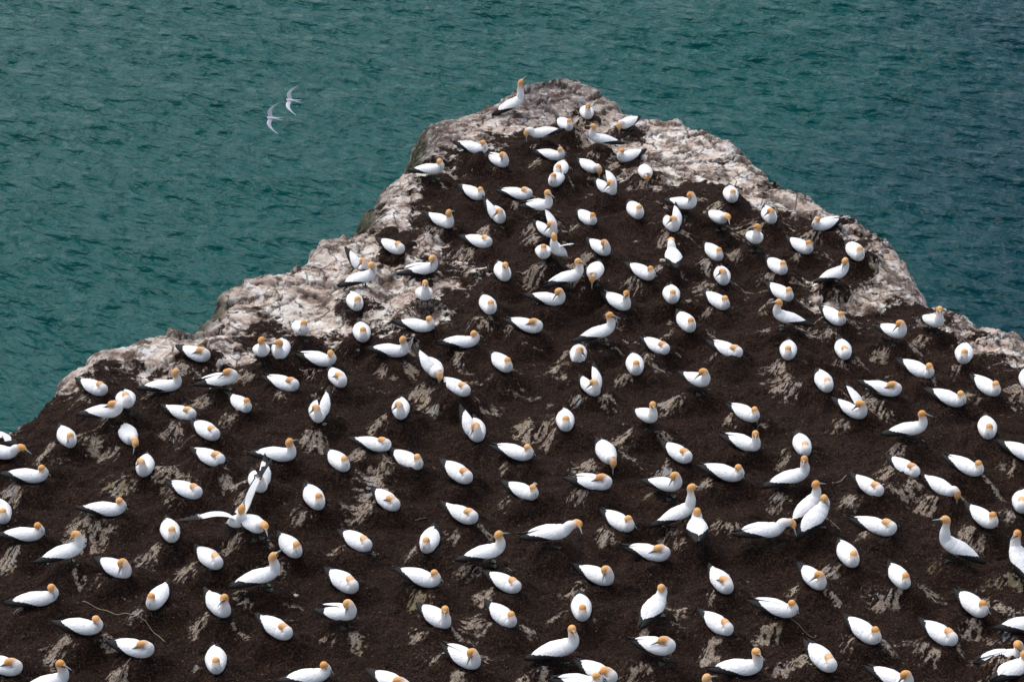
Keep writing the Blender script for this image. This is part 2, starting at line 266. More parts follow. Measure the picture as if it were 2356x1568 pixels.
def worley(x, y, seed=0):
    ix, iy = np.floor(x), np.floor(y)
    f1 = np.full(x.shape, 9.0); f2 = np.full(x.shape, 9.0); idv = np.zeros(x.shape)
    for ox in (-1, 0, 1):
        for oy in (-1, 0, 1):
            cx, cy = ix + ox, iy + oy
            hx = _hash(cx, cy, seed); px = cx + hx; py = cy + _hash(cx, cy, seed + 7)
            d = np.hypot(px - x, py - y)
            idv = np.where(d < f1, _hash(cx, cy, seed + 13), idv)
            f2 = np.minimum(f2, np.maximum(f1, d)); f1 = np.minimum(f1, d)
    return f1, f2, idv
def sstep(a, b, x):
    t = np.clip((x - a) / (b - a), 0, 1); return t * t * (3 - 2 * t)
def sdf(X, Y, poly):
    P = np.array(poly); n = len(P); best = np.full(X.shape, 1e9); ins = np.zeros(X.shape, bool)
    for i in range(n):
        x1, y1 = P[i]; x2, y2 = P[(i + 1) % n]; ex, ey = x2 - x1, y2 - y1
        t = np.clip(((X - x1) * ex + (Y - y1) * ey) / (ex * ex + ey * ey + 1e-12), 0, 1)
        best = np.minimum(best, (X - x1 - t * ex) ** 2 + (Y - y1 - t * ey) ** 2)
        c = ((y1 > Y) != (y2 > Y)) & (X < (x2 - x1) * (Y - y1) / ((y2 - y1) or 1e-12) + x1); ins ^= c
    return np.sqrt(best) * np.where(ins, 1, -1)

# ------------------------------------------------------------------ node helpers
def mat(name):
    m = bpy.data.materials.new(name); m.use_nodes = True; t = m.node_tree
    b = t.nodes['Principled BSDF']; return m, t, b
class NB:
    def __init__(s, t): s.t = t
    def n(s, ty, **k):
        o = s.t.nodes.new('ShaderNode' + ty)
        for a, v in k.items(): setattr(o, a, v)
        return o
    def l(s, a, b): s.t.links.new(a, b)
    def attr(s, name): return s.n('Attribute', attribute_name=name).outputs['Fac']
    def math(s, op, a, b=None, clamp=False):
        o = s.n('Math', operation=op, use_clamp=clamp)
        for i, v in enumerate((a, b)):
            if v is None: continue
            if isinstance(v, (int, float)): o.inputs[i].default_value = v
            else: s.l(v, o.inputs[i])
        return o.outputs[0]
    def rng(s, v, a, b, c=0, d=1):
        o = s.n('MapRange', interpolation_type='SMOOTHSTEP'); s.l(v, o.inputs[0])
        for i, q in enumerate((a, b, c, d)): o.inputs[i + 1].default_value = q
        return o.outputs[0]
    def mix(s, f, a, b, mode='MIX'):
        o = s.n('Mix', data_type='RGBA', blend_type=mode)
        if isinstance(f, (int, float)): o.inputs[0].default_value = f
        else: s.l(f, o.inputs[0])
        for i, v in ((6, a), (7, b)):
            if isinstance(v, tuple): o.inputs[i].default_value = (*v, 1)
            else: s.l(v, o.inputs[i])
        return o.outputs[2]
    def noise(s, scale, detail=4, rough=.55, vec=None, dist=0, map_scale=None, rot=None):
        if vec is None: vec = s.n('NewGeometry').outputs['Position'] if False else s.n('TexCoord').outputs['Object']
        if map_scale or rot:
            mp = s.n('Mapping', vector_type='TEXTURE'); s.l(vec, mp.inputs[0])
            if map_scale: mp.inputs['Scale'].default_value = map_scale
            if rot: mp.inputs['Rotation'].default_value = rot
            vec = mp.outputs[0]
        o = s.n('TexNoise'); s.l(vec, o.inputs['Vector']); o.inputs['Scale'].default_value = scale
        o.inputs['Detail'].default_value = detail; o.inputs['Roughness'].default_value = rough; o.inputs['Distortion'].default_value = dist
        return o.outputs['Fac']
    def voro(s, scale, feature='F1', out='Distance', rand=1.0):
        o = s.n('TexVoronoi', feature=feature); s.l(s.n('TexCoord').outputs['Object'], o.inputs['Vector'])
        o.inputs['Scale'].default_value = scale; o.inputs['Randomness'].default_value = rand
        return o.outputs[out]
    def ramp(s, v, stops):
        o = s.n('ValToRGB'); s.l(v, o.inputs[0]); e = o.color_ramp.elements
        while len(e) < len(stops): e.new(.5)
        for q, (p, c) in zip(e, stops): q.position = p; q.color = (*c, 1)
        return o.outputs[0]
    def bump(s, h, dist, strength=1.0, normal=None):
        o = s.n('Bump'); o.inputs['Distance'].default_value = dist; o.inputs['Strength'].default_value = strength
        s.l(h, o.inputs['Height'])
        if normal is not None: s.l(normal, o.inputs['Normal'])
        return o.outputs[0]

def grid_mesh(name, X, Y, Z, attrs, keep=None):
    ny, nx = X.shape
    co = np.stack([X, Y, Z], -1).reshape(-1, 3)
    i = np.arange(ny * nx).reshape(ny, nx)
    q = np.stack([i[:-1, :-1], i[:-1, 1:], i[1:, 1:], i[1:, :-1]], -1).reshape(-1, 4)
    if keep is not None:
        k = keep.reshape(-1); q = q[k[q].all(1)]
        used = np.zeros(len(co), bool); used[q.ravel()] = True; new = np.cumsum(used) - 1
        co = co[used]; q = new[q]; attrs = {a: v.reshape(-1)[used] for a, v in attrs.items()}
    me = bpy.data.meshes.new(name); me.vertices.add(len(co)); me.vertices.foreach_set('co', co.astype(np.float32).ravel())
    me.loops.add(q.size); me.loops.foreach_set('vertex_index', q.astype(np.int32).ravel())
    me.polygons.add(len(q)); me.polygons.foreach_set('loop_start', np.arange(0, q.size, 4, dtype=np.int32))
    me.update(calc_edges=True); me.polygons.foreach_set('use_smooth', np.ones(len(q), bool))
    for a, v in attrs.items():
        me.attributes.new(a, 'FLOAT', 'POINT').data.foreach_set('value', v.reshape(-1).astype(np.float32))
    return me
def link(name, me, m=None, parent=None):
    o = bpy.data.objects.new(name, me); col.objects.link(o)
    if m is not None and not me.materials: me.materials.append(m)
    if parent is not None: o.parent = parent
    return o
def tag(o, label=None, cat=None, group=None, kind=None):
    for k, v in (('label', label), ('category', cat), ('group', group), ('kind', kind)):
        if v: o[k] = v
    return o

# ------------------------------------------------------------------ the rock headland
def axis(lo, hi, step, far_lo, far_hi):
    a = list(np.arange(lo, hi, step)); s = step; v = lo; pre = []
    while v > far_lo: s = min(s * 1.12, .5); v -= s; pre.append(v)
    s = step; v = a[-1]; post = []
    while v < far_hi: s = min(s * 1.12, .5); v += s; post.append(v)
    return np.array(pre[::-1] + a + post)
ax = axis(-10.0, 10.8, 0.034, -34, 36); ay = axis(29.2, 56.0, 0.036, 12, 68)
X, Y = np.meshgrid(ax, ay)
sea_z = -34.0
d_out = sdf(X, Y, OUTLINE)
_e1, _e2, _ei = worley(X * 1.3 + Y * .4, Y * 1.1 - X * .3, 77)
d_out = d_out + 0.14 * (_ei - .5) * sstep(0, .06, _e2 - _e1) + 0.07 * fbm(X * 1.6, Y * 1.6, 4, 3) + 0.035 * fbm(X * 6, Y * 6, 2, 9)
soil_raw = sdf(X, Y, SOIL)
soil_v = sstep(-1.0, 0.75, soil_raw + 0.85 * fbm(X * .9 + 3, Y * .9, 5, 21, .62) - 0.05)
Z = 0.10 * np.sin(X * .55 + .8) * np.cos(Y * .42 + .3) + 0.06 * np.sin(X * 1.1 - Y * .7)
# bare ledge is blocky with cracks and rounded lumps along the rim
wx, wy = X + .30 * fbm(X * .9, Y * .9, 5, 31, .6), Y + .30 * fbm(X * .9, Y * .9, 5, 37, .6)
f1, f2, idv = worley(wx * .75 + wy * .45, (wy - wx * .25) * 1.7, 5)
crack = 1 - sstep(0.0, 0.085, f2 - f1)
g1, g2, idg = worley(wx * 3.0, wy * 3.4, 15)
rim = sstep(1.3, 0.15, d_out)
rim_right = rim * sstep(2.0, 5.0, X)
rock = 1 - soil_v
Z += rock * (0.16 * (idv - .5) * sstep(.0, .05, f2 - f1) - 0.07 * crack) + 0.05 * rock * fbm(X * 1.3, Y * 1.3, 5, 41, .7)
Z += rim_right * (0.05 * (1 - np.minimum(g1, 1) ** 2) + .05 * (idg - .5) - 0.03)
Z += 0.060 * fbm(X * 2.0, Y * 2.0, 4, 51) * soil_v + 0.016 * fbm(X * 8, Y * 8, 3, 61, .65)
# long joints running with the right rim
for off, dep in ((-0.55, .10), (-1.6, .06), (-2.7, .05)):
    r_ = np.abs((Y - 51.83) * 0.726 + (X - 1.60) * 0.688 - off + .12 * fbm(X * .9, Y * .9, 3, 71))
    Z -= dep * rock * np.exp(-(r_ / .045) ** 2) * sstep(1.5, 2.5, X)
    crack = np.maximum(crack, np.exp(-(r_ / .04) ** 2) * sstep(1.5, 2.5, X))
# nest mounds, and the whitewash squirted over their flanks
stain = np.zeros(X.shape); guano = np.zeros(X.shape); nestm = np.zeros(X.shape)
rnd = random.Random(4)
def mound(x, y, mh, is_sit=True, empty=False):
    x0, x1 = np.searchsorted(ax, (x - 1.15, x + 1.15)); y0, y1 = np.searchsorted(ay, (y - 1.15, y + 1.15))
    sl = (slice(y0, y1), slice(x0, x1)); dx, dy = X[sl] - x, Y[sl] - y
    a = np.arctan2(dy, dx); s = rnd.randint(0, 9999)
    wob = 1 + .18 * np.sin(a * 2 + s) + .10 * np.sin(a * 3 + s * 2)
    r = np.hypot(dx, dy) / wob
    hgt = mh * (1 - sstep(.19, .60, r)) - (.03 if is_sit else .0) * (1 - sstep(.05, .2, r))
    hgt = hgt * (1 + .25 * fbm(a * 3 + s, r * 3, 3, s % 50) * sstep(.2, .35, r)) 
    Z[sl] += hgt
    if is_sit or mh > .1: nestm[sl] = np.maximum(nestm[sl], (1 - sstep(.26, .46, r + .08 * fbm(dx * 5 + s, dy * 5, 3, s % 31))))
    if mh > .1:
        dirs = []
        if rnd.random() < .80: dirs.append((R(rnd.gauss(212, 22)), rnd.uniform(.55, 1.0), rnd.uniform(22, 42)))
        if rnd.random() < (.55 if x > 4 else .22): dirs.append((R(rnd.gauss(-22, 15)), rnd.uniform(.45, .9), rnd.uniform(14, 26)))
        if empty: dirs = [(R(rnd.uniform(180, 340)), .9, 70)]
        for da, st, wd in dirs:
            ang = (a - da + math.pi) % (2 * math.pi) - math.pi
            far = rnd.uniform(.42, .70)
            env = np.exp(-(ang / R(wd)) ** 2) * sstep(.14, .30, r) * (1 - sstep(far - .22, far + .12, r))
            strk = fbm(a * 6 + s, r * 3.2 + s * .1, 5, s % 77, .75) + .5 * fbm(dx * 4, dy * 4 + s, 3, s % 71)
            v = env * st * (.75 + 1.0 * strk)
            stain[sl] = np.maximum(stain[sl], np.clip(v * 1.45, 0, 1))
            v2 = env * st * (perlin(a * 16 + s, r * 2 + 3, s % 91) * 1.5 + perlin(dx * 3 + s, dy * 3, s % 17) - .25)
            guano[sl] = np.maximum(guano[sl], np.clip(v2 * 1.1, 0, 1))
for g in GANNETS:
    mound(g[0], g[1], g[7] * rnd.uniform(1.4, 2.2), g[4] == 's')
EMPTY = [(-1.91, 35.94), (0.60, 38.21), (5.22, 39.40), (-0.90, 31.04), (6.32, 35.58), (3.91, 30.80), (-4.41, 35.82), (-6.92, 34.62), (1.10, 39.76), (6.62, 38.33), (-5.42, 36.30),
         (7.72, 32.59), (-1.20, 38.57), (3.61, 34.98), (2.61, 32.35)]
for x, y in EMPTY: mound(x, y, .12, False, True)
rh = random.Random(9); done = 0
while done < 60:                                  # old trodden hummocks between the nests
    x, y = rh.uniform(-8.5, 9), rh.uniform(30, 48)
    if min((x - g[0]) ** 2 + (y - g[1]) ** 2 for g in GANNETS) > .5 ** 2: mound(x, y, rh.uniform(.05, .095), False); done += 1
# scattered trampled whitewash
tr = fbm(X * .75 + 9, Y * .75, 3, 81) * .9 + fbm(X * 1.4 + Y * .7, Y * 5.5, 4, 83, .65)
stain = np.maximum(stain, np.clip((tr - .82) * 2.0, 0, .7) * sstep(34.7, 40.7, Y))
stain = np.maximum(stain, np.clip((tr - 1.15) * 2.0, 0, .5))
soil_v = np.clip(np.maximum(soil_v, nestm * sstep(-1.6, -.2, soil_raw + .3)), 0, 1)
# bare patches showing through the soil beside the left ledge and along the upper right
# rim rounds off, then falls sheer to the sea
left_soft = np.exp(-(((X - (-5.92)) / .9) ** 2 + ((Y - 42.27) / 1.1) ** 2)) + np.exp(-(((X - (-3.11)) / .5) ** 2 + ((Y - 47.05) / 1.1) ** 2)) + .8 * np.exp(-(((X - (-2.11)) / .45) ** 2 + ((Y - 50.15) / 1.4) ** 2))
inn = np.clip(1 - d_out / (.24 + .9 * left_soft), 0, 1)
Z -= (.07 + .28 * left_soft) * inn ** 2
o_ = np.clip(-d_out, 0, None)
cliff = 2.6 * o_ + .5 * o_ ** 1.6 + np.clip(o_, 0, .35) * -.6
Z -= cliff * (1 + .12 * fbm(X * .5, Y * .5, 4, 91)) - sstep(0, .6, o_) * .35 * fbm(X * 1.5, Y * 1.5, 4, 93)
face_dark = np.clip(left_soft * inn ** 1.0 * 1.3, 0, 1) + sstep(.25, 1.2, o_)  # mossy green and plain dark tone on the sloping left faces and the cliff
Z = np.maximum(Z, sea_z - 3)
keep = Z > sea_z - 2.9
greytip = np.exp(-(((X - 0.60) / 1.45) ** 2 + ((Y - 53.38) / 1.6) ** 2)) + .9 * np.exp(-(((X - (-1.81)) / .65) ** 2 + ((Y - 50.75) / 1.5) ** 2))
edge_grey = sstep(.55, .0, d_out)
bare = sstep(.2, .9, fbm(X * .5, Y * .5, 3, 95) + .3)
me = grid_mesh('rock_headland', X, Y, Z, {'soil': soil_v, 'stain': stain, 'guano': guano, 'crack': np.clip(crack * rock, 0, 1),
    'moss_dark': np.clip(face_dark, 0, 1), 'greytip': np.clip(greytip * 1.25 + .35 * edge_grey, 0, 1), 'tone': idv}, keep)

def terrain_z(x, y):
    i = min(max(np.searchsorted(ax, x) - 1, 0), len(ax) - 2); j = min(max(np.searchsorted(ay, y) - 1, 0), len(ay) - 2)
    u = (x - ax[i]) / (ax[i + 1] - ax[i]); v = (y - ay[j]) / (ay[j + 1] - ay[j])
    return float((Z[j, i] * (1 - u) + Z[j, i + 1] * u) * (1 - v) + (Z[j + 1, i] * (1 - u) + Z[j + 1, i + 1] * u) * v)

def rock_material():
    m, t, b = mat('guano_rock_and_peaty_soil'); n = NB(t)
    fine = n.noise(42, 5, .8); grit = n.noise(120, 3, .7); mid = n.noise(7, 5, .60); big = n.noise(1.1, 4, .6)
    streak = n.noise(3.0, 8, .64, map_scale=(1.6, 1, 1), rot=(0, 0, -.45))
    # soil: dark peat with pale crumbs and husks
    sc_ = n.ramp(fine, [(.38, (.0028, .0009, .0005)), (.475, (.0125, .0046, .0024)), (.56, (.041, .0158, .0080)), (.66, (.150, .080, .043))])
    sc_ = n.mix(n.rng(n.noise(3.0, 6, .75), .46, .62, 0, .40), sc_, (.060, .0245, .0130))
    cell = n.voro(48, out='Color'); cs = n.n('SeparateColor'); n.l(cell, cs.inputs[0])
    sc_ = n.mix(n.math('MULTIPLY', n.rng(cs.outputs[0], .62, .95, 0, 1), n.rng(n.noise(4, 4, .7), .36, .60, .15, .75)), sc_, (.120, .064, .036))
    sc_ = n.mix(n.rng(cs.outputs[1], .55, .9, 0, .8), sc_, (.0035, .0018, .0012))
    fleck = n.math('MULTIPLY', n.rng(n.voro(26, 'F1'), .17, .11, 0, 1), n.rng(n.noise(19, 2, .5), .55, .62))
    sc_ = n.mix(n.math('MULTIPLY', fleck, .8), sc_, (.20, .165, .10))
    fl2 = n.math('MULTIPLY', n.rng(n.voro(55, 'F1'), .22, .14, 0, 1), n.rng(n.noise(9, 3, .6), .50, .60))
    sc_ = n.mix(n.math('MULTIPLY', fl2, .55), sc_, (.12, .085, .055))
    # rock: pink and cream whitewashed stone, grey where the rim is bare
    rk = n.ramp(streak, [(.34, (.15, .110, .090)), (.42, (.42, .335, .275)), (.50, (.64, .53, .445)), (.60, (.80, .74, .66))])
    rk = n.mix(n.rng(n.noise(1.2, 5, .6), .48, .62, 0, .5), rk, (.55, .40, .33))
    rk = n.mix(n.rng(n.noise(2.6, 7, .68), .53, .60, 0, .8), rk, (.82, .81, .79))
    rk = n.mix(n.rng(n.noise(3.4, 5, .7), .60, .70, 0, .6), rk, (.60, .55, .36))
    rk = n.mix(n.rng(n.noise(13, 5, .72), .59, .64, 0, .7), rk, (.075, .055, .048))
    gr = n.ramp(mid, [(.35, (.085, .072, .070)), (.52, (.19, .165, .158)), (.66, (.42, .385, .36))])
    rk = n.mix(n.math('MULTIPLY', n.attr('greytip'), n.rng(mid, .72, .50, .3, 1.0)), rk, gr)
    # cracks as dirt in the joints
    dv = n.n('VectorMath', operation='ADD'); no = n.n('TexNoise'); n.l(n.n('TexCoord').outputs['Object'], no.inputs['Vector']); no.inputs['Scale'].default_value = 2.2; no.inputs['Detail'].default_value = 5
    sv = n.n('VectorMath', operation='SCALE'); n.l(no.outputs['Color'], sv.inputs[0]); sv.inputs['Scale'].default_value = .55
    n.l(n.n('TexCoord').outputs['Object'], dv.inputs[0]); n.l(sv.outputs[0], dv.inputs[1])
    vo = n.n('TexVoronoi', feature='DISTANCE_TO_EDGE'); n.l(dv.outputs[0], vo.inputs['Vector']); vo.inputs['Scale'].default_value = 1.5
    fis = n.math('MULTIPLY', n.rng(vo.outputs['Distance'], .012, .040, 1, 0), n.rng(n.noise(1.3, 3, .6), .42, .52))
    rk = n.mix(n.math('MULTIPLY', fis, .8), rk, (.045, .034, .028))
    rk = n.mix(n.math('MULTIPLY', n.attr('crack'), n.rng(mid, .3, .5, .45, .95)), rk, (.028, .020, .016))
    dirt = n.rng(n.noise(2.2, 8, .72, dist=.3), .485, .60, 0, .85)
    rk = n.mix(dirt, rk, (.085, .048, .034))
    ms = n.ramp(mid, [(.35, (.010, .012, .006)), (.55, (.040, .047, .020)), (.72, (.15, .15, .09))])
    rk = n.mix(n.math('MULTIPLY', n.attr('moss_dark'), .92), rk, ms)
    soil = n.rng(n.math('ADD', n.attr('soil'), n.math('MULTIPLY', n.math('SUBTRACT', n.noise(5, 8, .75, dist=.3), .5), 2.8)), .36, .56)
    c = n.mix(soil, rk, sc_)
    stc = n.ramp(fine, [(.38, (.080, .048, .033)), (.44, (.36, .24, .165)), (.54, (.84, .71, .57))])
    stc = n.mix(n.rng(n.noise(1.6, 3, .5), .60, .68, 0, .6), stc, (.40, .31, .13))
    sm = n.rng(n.math('ADD', n.attr('stain'), n.math('MULTIPLY', n.math('SUBTRACT', n.noise(14, 8, .80), .5), 3.0)), .42, .92)
    c = n.mix(n.math('MULTIPLY', sm, n.math('MULTIPLY', soil, .86)), c, stc)
    gm = n.rng(n.math('ADD', n.attr('guano'), n.math('MULTIPLY', n.math('SUBTRACT', n.noise(26, 5, .75), .5), 1.6)), .38, .66)
    c = n.mix(n.math('MULTIPLY', gm, soil), c, (.66, .66, .67))
    n.l(c, b.inputs['Base Color']); b.inputs['Roughness'].default_value = .92; b.inputs['Specular IOR Level'].default_value = .18
    hs_ = n.math('ADD', n.math('MULTIPLY', fine, 1.0), n.math('ADD', n.math('MULTIPLY', grit, .35), n.math('MULTIPLY', n.noise(13, 4, .7), 1.2)))
    b1 = n.bump(n.math('MULTIPLY', hs_, n.math('ADD', n.math('MULTIPLY', soil, .95), .30)), .06, 1.0)
    b2 = n.bump(n.math('ADD', mid, n.math('MULTIPLY', streak, 1.4)), .06, .7, b1)
    n.l(b2, b.inputs['Normal'])
    return m
headland = link('terrain', me, rock_material())
tag(headland, kind='structure')

# ------------------------------------------------------------------ the sea
def sea():
    a = axis(-44, 50, .17, -130, 150); rows_y = np.concatenate([np.arange(70, 195, .18), 195 + np.cumsum(.2 * 1.08 ** np.arange(60))])
    # finer toward the middle of the view only; the outer sheet is coarse
    sx, sy = np.meshgrid(a, rows_y)
    z = np.zeros(sx.shape); rs = random.Random(8)
    for lam, amp, cnt in ((8.5, .05, 4), (4.2, .03, 6), (2.4, .04, 12), (1.4, .050, 18), (.85, .035, 18)):
        for _ in range(cnt):
            th = R(rs.gauss(60, 26 if lam > 4 else 17)); k = 2 * math.pi / (lam * rs.uniform(.8, 1.25)); ph = rs.uniform(0, 6.28)
            p = (sx * math.cos(th) + sy * math.sin(th)) * k + ph
            z += amp / math.sqrt(cnt) * (1.3 * (.5 + .5 * np.sin(p + .35 * np.sin(p * .37 + ph))) ** 1.6 * 2 - 1)
    z *= .92 + .35 * fbm(sx * .06, sy * .06, 3, 5)
    far = (1 - sstep(0.0, 12.0, np.abs(sx) - 48)) * (1 - sstep(0.0, 15.0, sy - 185)) * sstep(70, 76, sy)
    me = grid_mesh('sea', sx, sy, z * far + sea_z, {})
    m, t, b = mat('teal_sea_water'); n = NB(t)
    v1 = n.noise(.035, 3, .5)
    g = n.n('TexCoord').outputs['Object']; sp = n.n('SeparateXYZ'); n.l(g, sp.inputs[0])
    # water shoals greener on the left of the headland, bluer and deeper to the right
    deep = n.rng(n.math('ADD', n.math('SUBTRACT', sp.outputs['X'], n.math('ADD', n.math('MULTIPLY', n.math('SUBTRACT', sp.outputs['Y'], 115), .34), 2)), n.math('MULTIPLY', n.math('SUBTRACT', v1, .5), 30)), 0, 26)
    c = n.mix(deep, (.0000, .058, .055), (.0000, .032, .043))
    n.l(c, b.inputs['Base Color']); b.inputs['Roughness'].default_value = .08; b.inputs['IOR'].default_value = 1.333; b.inputs['Specular IOR Level'].default_value = .11
    w1 = n.noise(1.45, 3, .45, map_scale=(2.1, 1, 1), rot=(0, 0, R(-30)), dist=.12)
    w2 = n.noise(3.6, 2, .5, map_scale=(2.2, 1, 1), rot=(0, 0, R(-38)), dist=.1)
    bb = n.bump(w1, .64, 1.0); bb = n.bump(w2, .035, .8, bb)
    n.l(bb, b.inputs['Normal'])
    o = link('water', me, m); tag(o, kind='structure')
    # open sea round it out to the horizon, a ring that butts against the near sheet
    x0, x1, y0, y1, Fv = a[0], a[-1], rows_y[0], rows_y[-1], 2500
    vs = [(x0, y0), (x1, y0), (x1, y1), (x0, y1), (-Fv, -Fv), (Fv, -Fv), (Fv, Fv), (-Fv, Fv)]
    m2 = bpy.data.meshes.new('open_sea'); m2.from_pydata([(p, q, sea_z - .02) for p, q in vs], [], [(4, 5, 1, 0), (5, 6, 2, 1), (6, 7, 3, 2), (7, 4, 0, 3)])
    tag(link('sea', m2, m), kind='structure')
sea()

# ------------------------------------------------------------------ gannets
def bird_material():
    m, t, b = mat('gannet_plumage'); n = NB(t)
    tex = n.noise(60, 4, .6, map_scale=(2.2, 1, 1)); soft = n.noise(14, 3, .5)
    white = n.mix(n.rng(soft, .45, .75, 0, .5), (.80, .80, .79), (.74, .71, .66))
    obj = n.n('ObjectInfo').outputs['Random']
    gold = n.mix(n.rng(obj, 0, 1, 0, 1), (.79, .43, .17), (.69, .33, .10))
    c = n.mix(n.attr('gold'), white, gold)
    c = n.mix(n.rng(n.attr('black'), .4, .6), c, (.010, .009, .009))
    n.l(c, b.inputs['Base Color']); b.inputs['Roughness'].default_value = .75; b.inputs['Specular IOR Level'].default_value = .25
    b.inputs['Sheen Weight'].default_value = .0
    n.l(n.bump(n.math('ADD', tex, soft), .010, .55), b.inputs['Normal'])
    return m
def wing_material():
    m, t, b = mat('gannet_wing_feathers'); n = NB(t)
    wv = n.n('TexWave', wave_type='BANDS', bands_direction='X'); n.l(n.n('TexCoord').outputs['Object'], wv.inputs['Vector'])
    wv.inputs['Scale'].default_value = 9; wv.inputs['Distortion'].default_value = 5; wv.inputs['Detail'].default_value = 2
    soft = n.noise(18, 4, .6)
    c = n.mix(n.rng(soft, .42, .72, 0, .55), (.80, .80, .795), (.72, .70, .67))
    jit = n.math('ADD', n.attr('black'), n.math('MULTIPLY', n.math('SUBTRACT', n.noise(45, 2, .5), .5), .5))
    c = n.mix(n.rng(jit, .42, .58), c, (.009, .008, .008))
    n.l(c, b.inputs['Base Color']); b.inputs['Roughness'].default_value = .7; b.inputs['Specular IOR Level'].default_value = .25
    n.l(n.bump(n.math('ADD', n.math('MULTIPLY', wv.outputs['Fac'], .25), n.math('ADD', soft, n.math('MULTIPLY', n.voro(30), -.9))), .009, .7), b.inputs['Normal'])
    return m
def flat(name, c, rough=.5, var=.25):
    m, t, b = mat(name); n = NB(t)
    d = tuple(x * (1 - var) for x in c)
    n.l(n.mix(n.noise(40, 3, .6), d, c), b.inputs['Base Color']); b.inputs['Roughness'].default_value = rough
    return m
M_body, M_wing = bird_material(), wing_material()
M_eye = flat('eye_dark_ring', (.02, .03, .05), .25); M_foot = flat('webbed_foot_skin', (.018, .022, .020), .5); M_toe = flat('pale_toe_line', (.07, .10, .06), .5)
def beak_material():
    m, t, b = mat('blue_grey_bill'); n = NB(t)
    c = n.mix(n.rng(n.attr('black'), .4, .6), (.24, .29, .30), (.012, .015, .018))
    n.l(c, b.inputs['Base Color']); b.inputs['Roughness'].default_value = .4; return m
M_beak = beak_material()

def crom(P, n=6):
    P = np.array(P, float); out = []; N = len(P)
    for i in range(N - 1):
        p0, p1, p2, p3 = P[max(i - 1, 0)], P[i], P[i + 1], P[min(i + 2, N - 1)]
        for k in range(n):
            t = k / n
            out.append(.5 * ((2 * p1) + (p2 - p0) * t + (2 * p0 - 5 * p1 + 4 * p2 - p3) * t * t + (3 * p1 - p0 - 3 * p2 + p3) * t ** 3))
    out.append(P[-1]); return np.array(out)
def sweep(rows, seg=20, n=6, side0=(0, 1, 0)):
    """rows: x y z halfwidth halfheight ... -> verts, faces, ring parameter, ring angle, extra columns"""
    C = crom(rows, n); P = C[:, :3]; T = np.gradient(P, axis=0); T /= np.linalg.norm(T, axis=1)[:, None] + 1e-9
    S = np.array(side0, float); V, ex, ang = [], [], []
    for i in range(len(P)):
        S = S - T[i] * S.dot(T[i]); S /= np.linalg.norm(S); U = np.cross(T[i], S) * 1.0
        U = np.cross(T[i], S); U = -U if False else U
        for k in range(seg):
            a = 2 * math.pi * k / seg
            V.append(P[i] + S * math.cos(a) * max(C[i, 3], .001) + U * math.sin(a) * max(C[i, 4], .001)); ex.append(C[i, 5:]); ang.append(a)
    Fc = []
    for i in range(len(P) - 1):
        for k in range(seg):
            k2 = (k + 1) % seg; Fc.append((i * seg + k, i * seg + k2, (i + 1) * seg + k2, (i + 1) * seg + k))
    V.append(P[0] - T[0] * .002); V.append(P[-1] + T[-1] * .002); c0, c1 = len(V) - 2, len(V) - 1; ex += [C[0, 5:], C[-1, 5:]]; ang += [0, 0]
    L = (len(P) - 1) * seg
    for k in range(seg):
        k2 = (k + 1) % seg; Fc.append((c0, k2, k)); Fc.append((c1, L + k, L + k2))
    return np.array(V), Fc, np.array(ex), np.array(ang)
def mk(name, V, Fc, attrs=None, smooth=True, m=None):
    me = bpy.data.meshes.new(name); me.from_pydata([tuple(v) for v in V], [], Fc); me.update()
    for a, v in (attrs or {}).items(): me.attributes.new(a, 'FLOAT', 'POINT').data.foreach_set('value', np.asarray(v, np.float32))
    if smooth: me.polygons.foreach_set('use_smooth', [True] * len(me.polygons))
    if m: me.materials.append(m)
    return me

